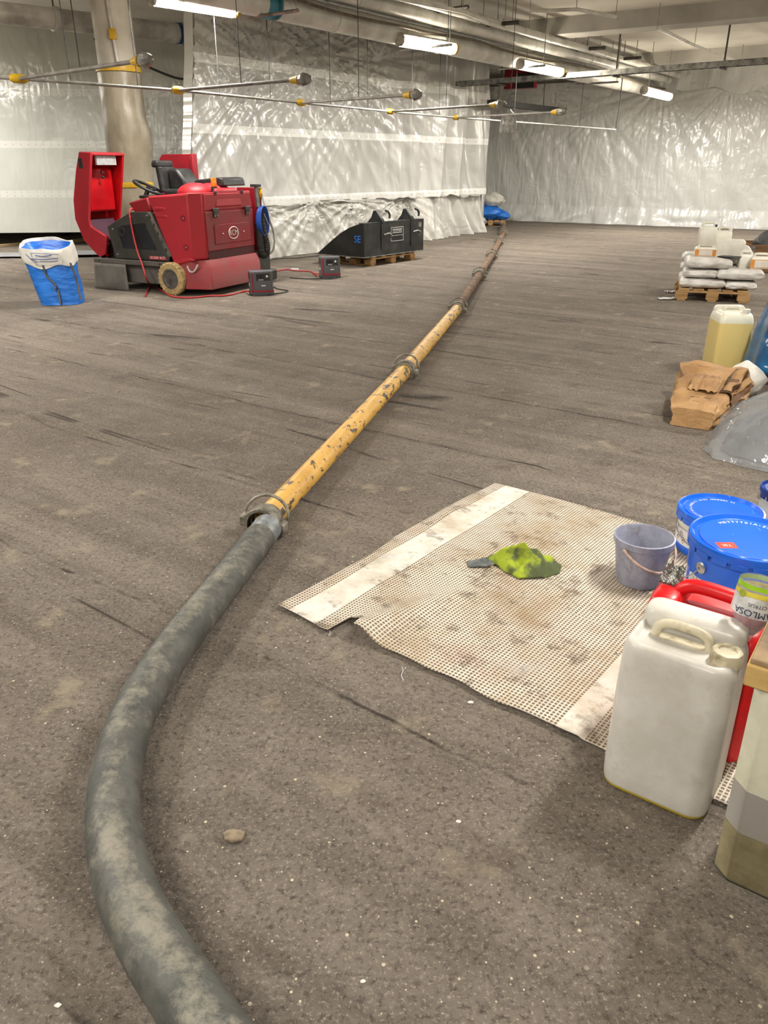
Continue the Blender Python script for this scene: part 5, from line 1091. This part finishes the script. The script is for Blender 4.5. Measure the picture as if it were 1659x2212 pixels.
# wooden pallet collar with grey film at the far right
p_ = gp(1612, 589); t_ = thing('pallet_collar', 'brown wooden pallet collar box at the right edge behind the sack pallet', 'crate', (p_.x, p_.y, 0), R(-8))
for k in range(2):
    z0 = .005 + k * .205
    for x0, x1, y0, y1 in ((0, 1.2, 0, .022), (0, 1.2, .78, .80), (0, .022, .022, .78), (1.18, 1.2, .022, .78)): MB().bb(x0, x1, y0, y1, z0, z0 + .20).build('collar_board', M['woodd'], t_, bevel=.004)
    MB().bb(-.005, .06, -.006, .0, z0 + .02, z0 + .18).build('corner_plate', M['steel'], t_, bevel=.002)
w_ = MB().lathe([(0, 0), (.035, 0), (.035, .004), (0, .004)], 16, M=Matrix.Translation((.52, -.003, .33)) @ Matrix.Rotation(R(90), 4, 'X')).build('knot_hole', M['black'], t_)
t_ = thing('film_roll', 'grey film and dark bars piled in the pallet collar at the right edge', 'film', (p_.x, p_.y, .25), R(-8))
blob(lambda a, t: (.6 + .46 * math.sin(math.pi * (.25 + .72 * t)) * math.cos(a), .4 + .32 * math.sin(math.pi * (.25 + .72 * t)) * math.sin(a), .36 * t * (1 + .3 * ridged(math.cos(a) * 2, math.sin(a) * 2, 2))), 16, 30).build('grey_film', M['rubble'], t_, smooth=50)
MB().tube([(.38, .05, .17), (.80, .15, .50)], .03, 8).build('dark_bar', M['black'], t_, smooth=50)
# ------------------------------------------------------------------ blue sack of waste on the left
sc_ = gp(127, 655); SB = Vector((sc_.x + .04, sc_.y + .05, 0)); t_ = thing('blue_waste_sack', 'open blue woven sack with folded-down white cuff standing on the left', 'sack', SB, R(8))
def sring(t, g=1.0, fold=0.0):
    out = []; z = .66 * t
    for k in range(56):
        a = 2 * math.pi * k / 56; ca, sa = math.cos(a), math.sin(a); sq = (abs(ca) ** 3.4 + abs(sa) ** 3.4) ** (-1 / 3.4)
        wx = .235 + .045 * t; wy = .22 - .0 * t
        kk = g * (1 + .03 * ridged(ca * 1.2, sa * 1.2, t * 11) * (1 - t * .4) + .03 * N(ca * 2, sa * 2, t * 3) + fold)
        out.append((wx * sq * ca * kk - .09 * t, wy * sq * sa * kk, max(.004, z + .02 * N(ca * 2, sa * 2, 5) * t + .045 * sa * t ** 3)))
    return out
MB().loft([sring(k / 30) for k in range(31)], True, False).build('sack_body', M['sackb'], t_, smooth=70)
mb = MB(); mb.loft([sring(.99 - .02 * k, .95 - .02 * k) for k in range(14)], False, True); mb.build('sack_lining', M['sackb'], t_, smooth=70)
def cuff(t, g):
    r = sring(min(1, t), g); return [(x * 1 , y, z + (t - 1) * .66 * (t > 1) + .035 * N(math.atan2(y, x) * 1.2, 2.7) * (1 - t) * 6 + .03 * N(x * 5, y * 5, 9) * (t > .9)) for x, y, z in r]
cu_ = MB().loft([cuff(.70, 1.065), cuff(.75, 1.075), cuff(.82, 1.07), cuff(.9, 1.06), cuff(.97, 1.05), cuff(1.03, 1.02), cuff(1.03, .97), cuff(.98, .94)], False, False).build('white_cuff', M['sackw'], t_, smooth=70)
mb = MB()
for z, w in ((.565, .09), (.53, .15)): mb.tube(smoothpath([(-.06 - w, -.272 - .03, z + .01), (-.06, -.276 - .03, z), (-.06 + w, -.272 - .03, z + .01)], 4), .006, 5)
mb.tube([(-.27, -.24, .59), (-.21, -.265, .53), (-.14, -.28, .50)], .004, 5); mb.tube([(-.20, -.28, .60), (.10, -.28, .58), (.08, -.28, .51), (-.18, -.285, .50), (-.20, -.28, .60)], .0035, 5)
mb.build('cuff_print', M['ink'], cu_)
for pts in ([(-.10, -.238, .46), (-.08, -.242, .34), (.0, -.24, .24), (-.01, -.242, .18)], [(.02, -.234, .18), (.02, -.234, .02)], [(.20, -.215, .48), (.235, -.20, .30), (.245, -.195, .06)]):
    MB().tube(smoothpath(pts, 5), .012, 6).build('strap', M['strap'], t_, smooth=60)
# ------------------------------------------------------------------ far left: wheels, planks and grey sheet
for k, (x, y, r) in enumerate(((118, 514, .26), (60, 506, .22))):
    p_ = gp(x, y); t_ = thing('trolley_wheel', ['dark rubber wheel showing under the left sheet, nearer the sweeper', 'dark rubber wheel showing under the left sheet, farther left'][k], 'wheel', (p_.x, p_.y + .62, r), R(60), 'wheels under the left sheet')
    Y = Matrix.Rotation(R(90), 4, 'Y'); MB().lathe([(r * .55, -.09), (r * .92, -.10), (r, -.06), (r, .06), (r * .92, .10), (r * .55, .09)], 32, M=Y).build('tyre', M['rubber'], t_, smooth=40); MB().lathe([(0, -.07), (r * .56, -.07), (r * .56, .07), (0, .07)], 24, M=Y).build('rim', M['maroon'], t_, smooth=40)
for k, (a, b, l_) in enumerate((((-60, 541), (118, 519), 'long pale plank on the floor left of the blue sack, nearer one'), ((150, 523), (192, 518), 'pale plank end showing between blue sack and open hood'), ((100, 531), (185, 520), 'long pale plank on the floor behind the blue sack, farther one'), ((998, 503), (1032, 500), 'pale plank on the floor at the foot of the far pleated sheet'))):
    p0, p1 = gp(*a), gp(*b); d = p1 - p0; L = d.length
    tag(MB().bb(0, L, -.045, .045, 0, .045).build('plank', M['plank'], loc=(p0.x, p0.y, 0), rz=math.atan2(d.y, d.x), bevel=.003), l_, 'plank', 'planks on the floor')
p_ = gp(60, 556); 
tag(MB().grid(lambda a, b: ((a - .5) * 2.6, (b - .5) * .95 * math.sqrt(max(.02, 1 - (2 * a - 1) ** 6)), .012 + .05 * N(a * 2, b * 2) ** 2 + .03 * a), 30, 10).build('grey_sheet', M['lead'], loc=(p_.x + .3, p_.y + .35, 0), rz=R(6), smooth=60, solid=.004), 'flat grey sheet lying on the floor behind the blue sack', 'sheet')
# ------------------------------------------------------------------ far corner: blue sacks on a pallet, blue bin behind the sheet
p_ = gp(1062, 488); pallet('pallet', 'small pallet in the far corner under the blue sacks', (p_.x + .02, p_.y + .4, 0), R(-8), .8, .7, M['wood'])
for k, (dx, dy, z, s_, m_, l_) in enumerate(((-.08, .40, .145, .34, 'sackb', 'crumpled blue sack on the far corner pallet'), (.30, .36, .145, .20, 'sackb', 'blue sack at the right on the far corner pallet'), (.05, .36, .50, .28, 'tissue', 'torn white film heaped over the blue sacks in the far corner'), (-.50, -.25, .0, .26, 'tissue', 'grey film heap left of the far corner pallet'))):
    mb = blob(lambda a, t: (lambda r: (r * math.cos(a), r * .85 * math.sin(a), t * s_ * 1.3))(s_ * math.sin(math.pi * (.2 + .75 * t)) * (1 + .3 * ridged(math.cos(a) * 2 + k, math.sin(a) * 2, t * 3))), 14, 28)
    tag(mb.build('waste_sack', M[m_], loc=(p_.x + dx, p_.y + dy, z), smooth=50), l_, 'sack')
q = C0 + UD * 5.05; q2 = q + VD * .2
t_ = thing('blue_bin', 'dark blue bin showing through the gap in the white sheet', 'bin', (q2.x, q2.y, 0), math.atan2(UD.y, UD.x))
MB().loft([rrect(.62, .18, .03, z, 3) for z in (0, .9)]).build('bin_body', M['blbin'], t_, bevel=.01)
MB().loft([rrect(.66, .21, .03, z, 3) for z in (.9, .94)]).build('bin_lid', M['blbin'], t_, bevel=.01)
# red and dark opening high in the far corner
p_ = B0 + Vector((.85, 3.6, 0))
t_ = thing('red_cabinet', 'red cabinet showing high behind the sheets in the far corner', 'cabinet', (3.05, 22.3, 3.42), R(-33))
MB().bb(0, .8, 0, .25, -.12, .36).build('cabinet_body', M['maroon'], t_, bevel=.01); MB().bb(.30, .82, -.02, 0, -.12, .2).build('dark_opening', M['black'], t_)
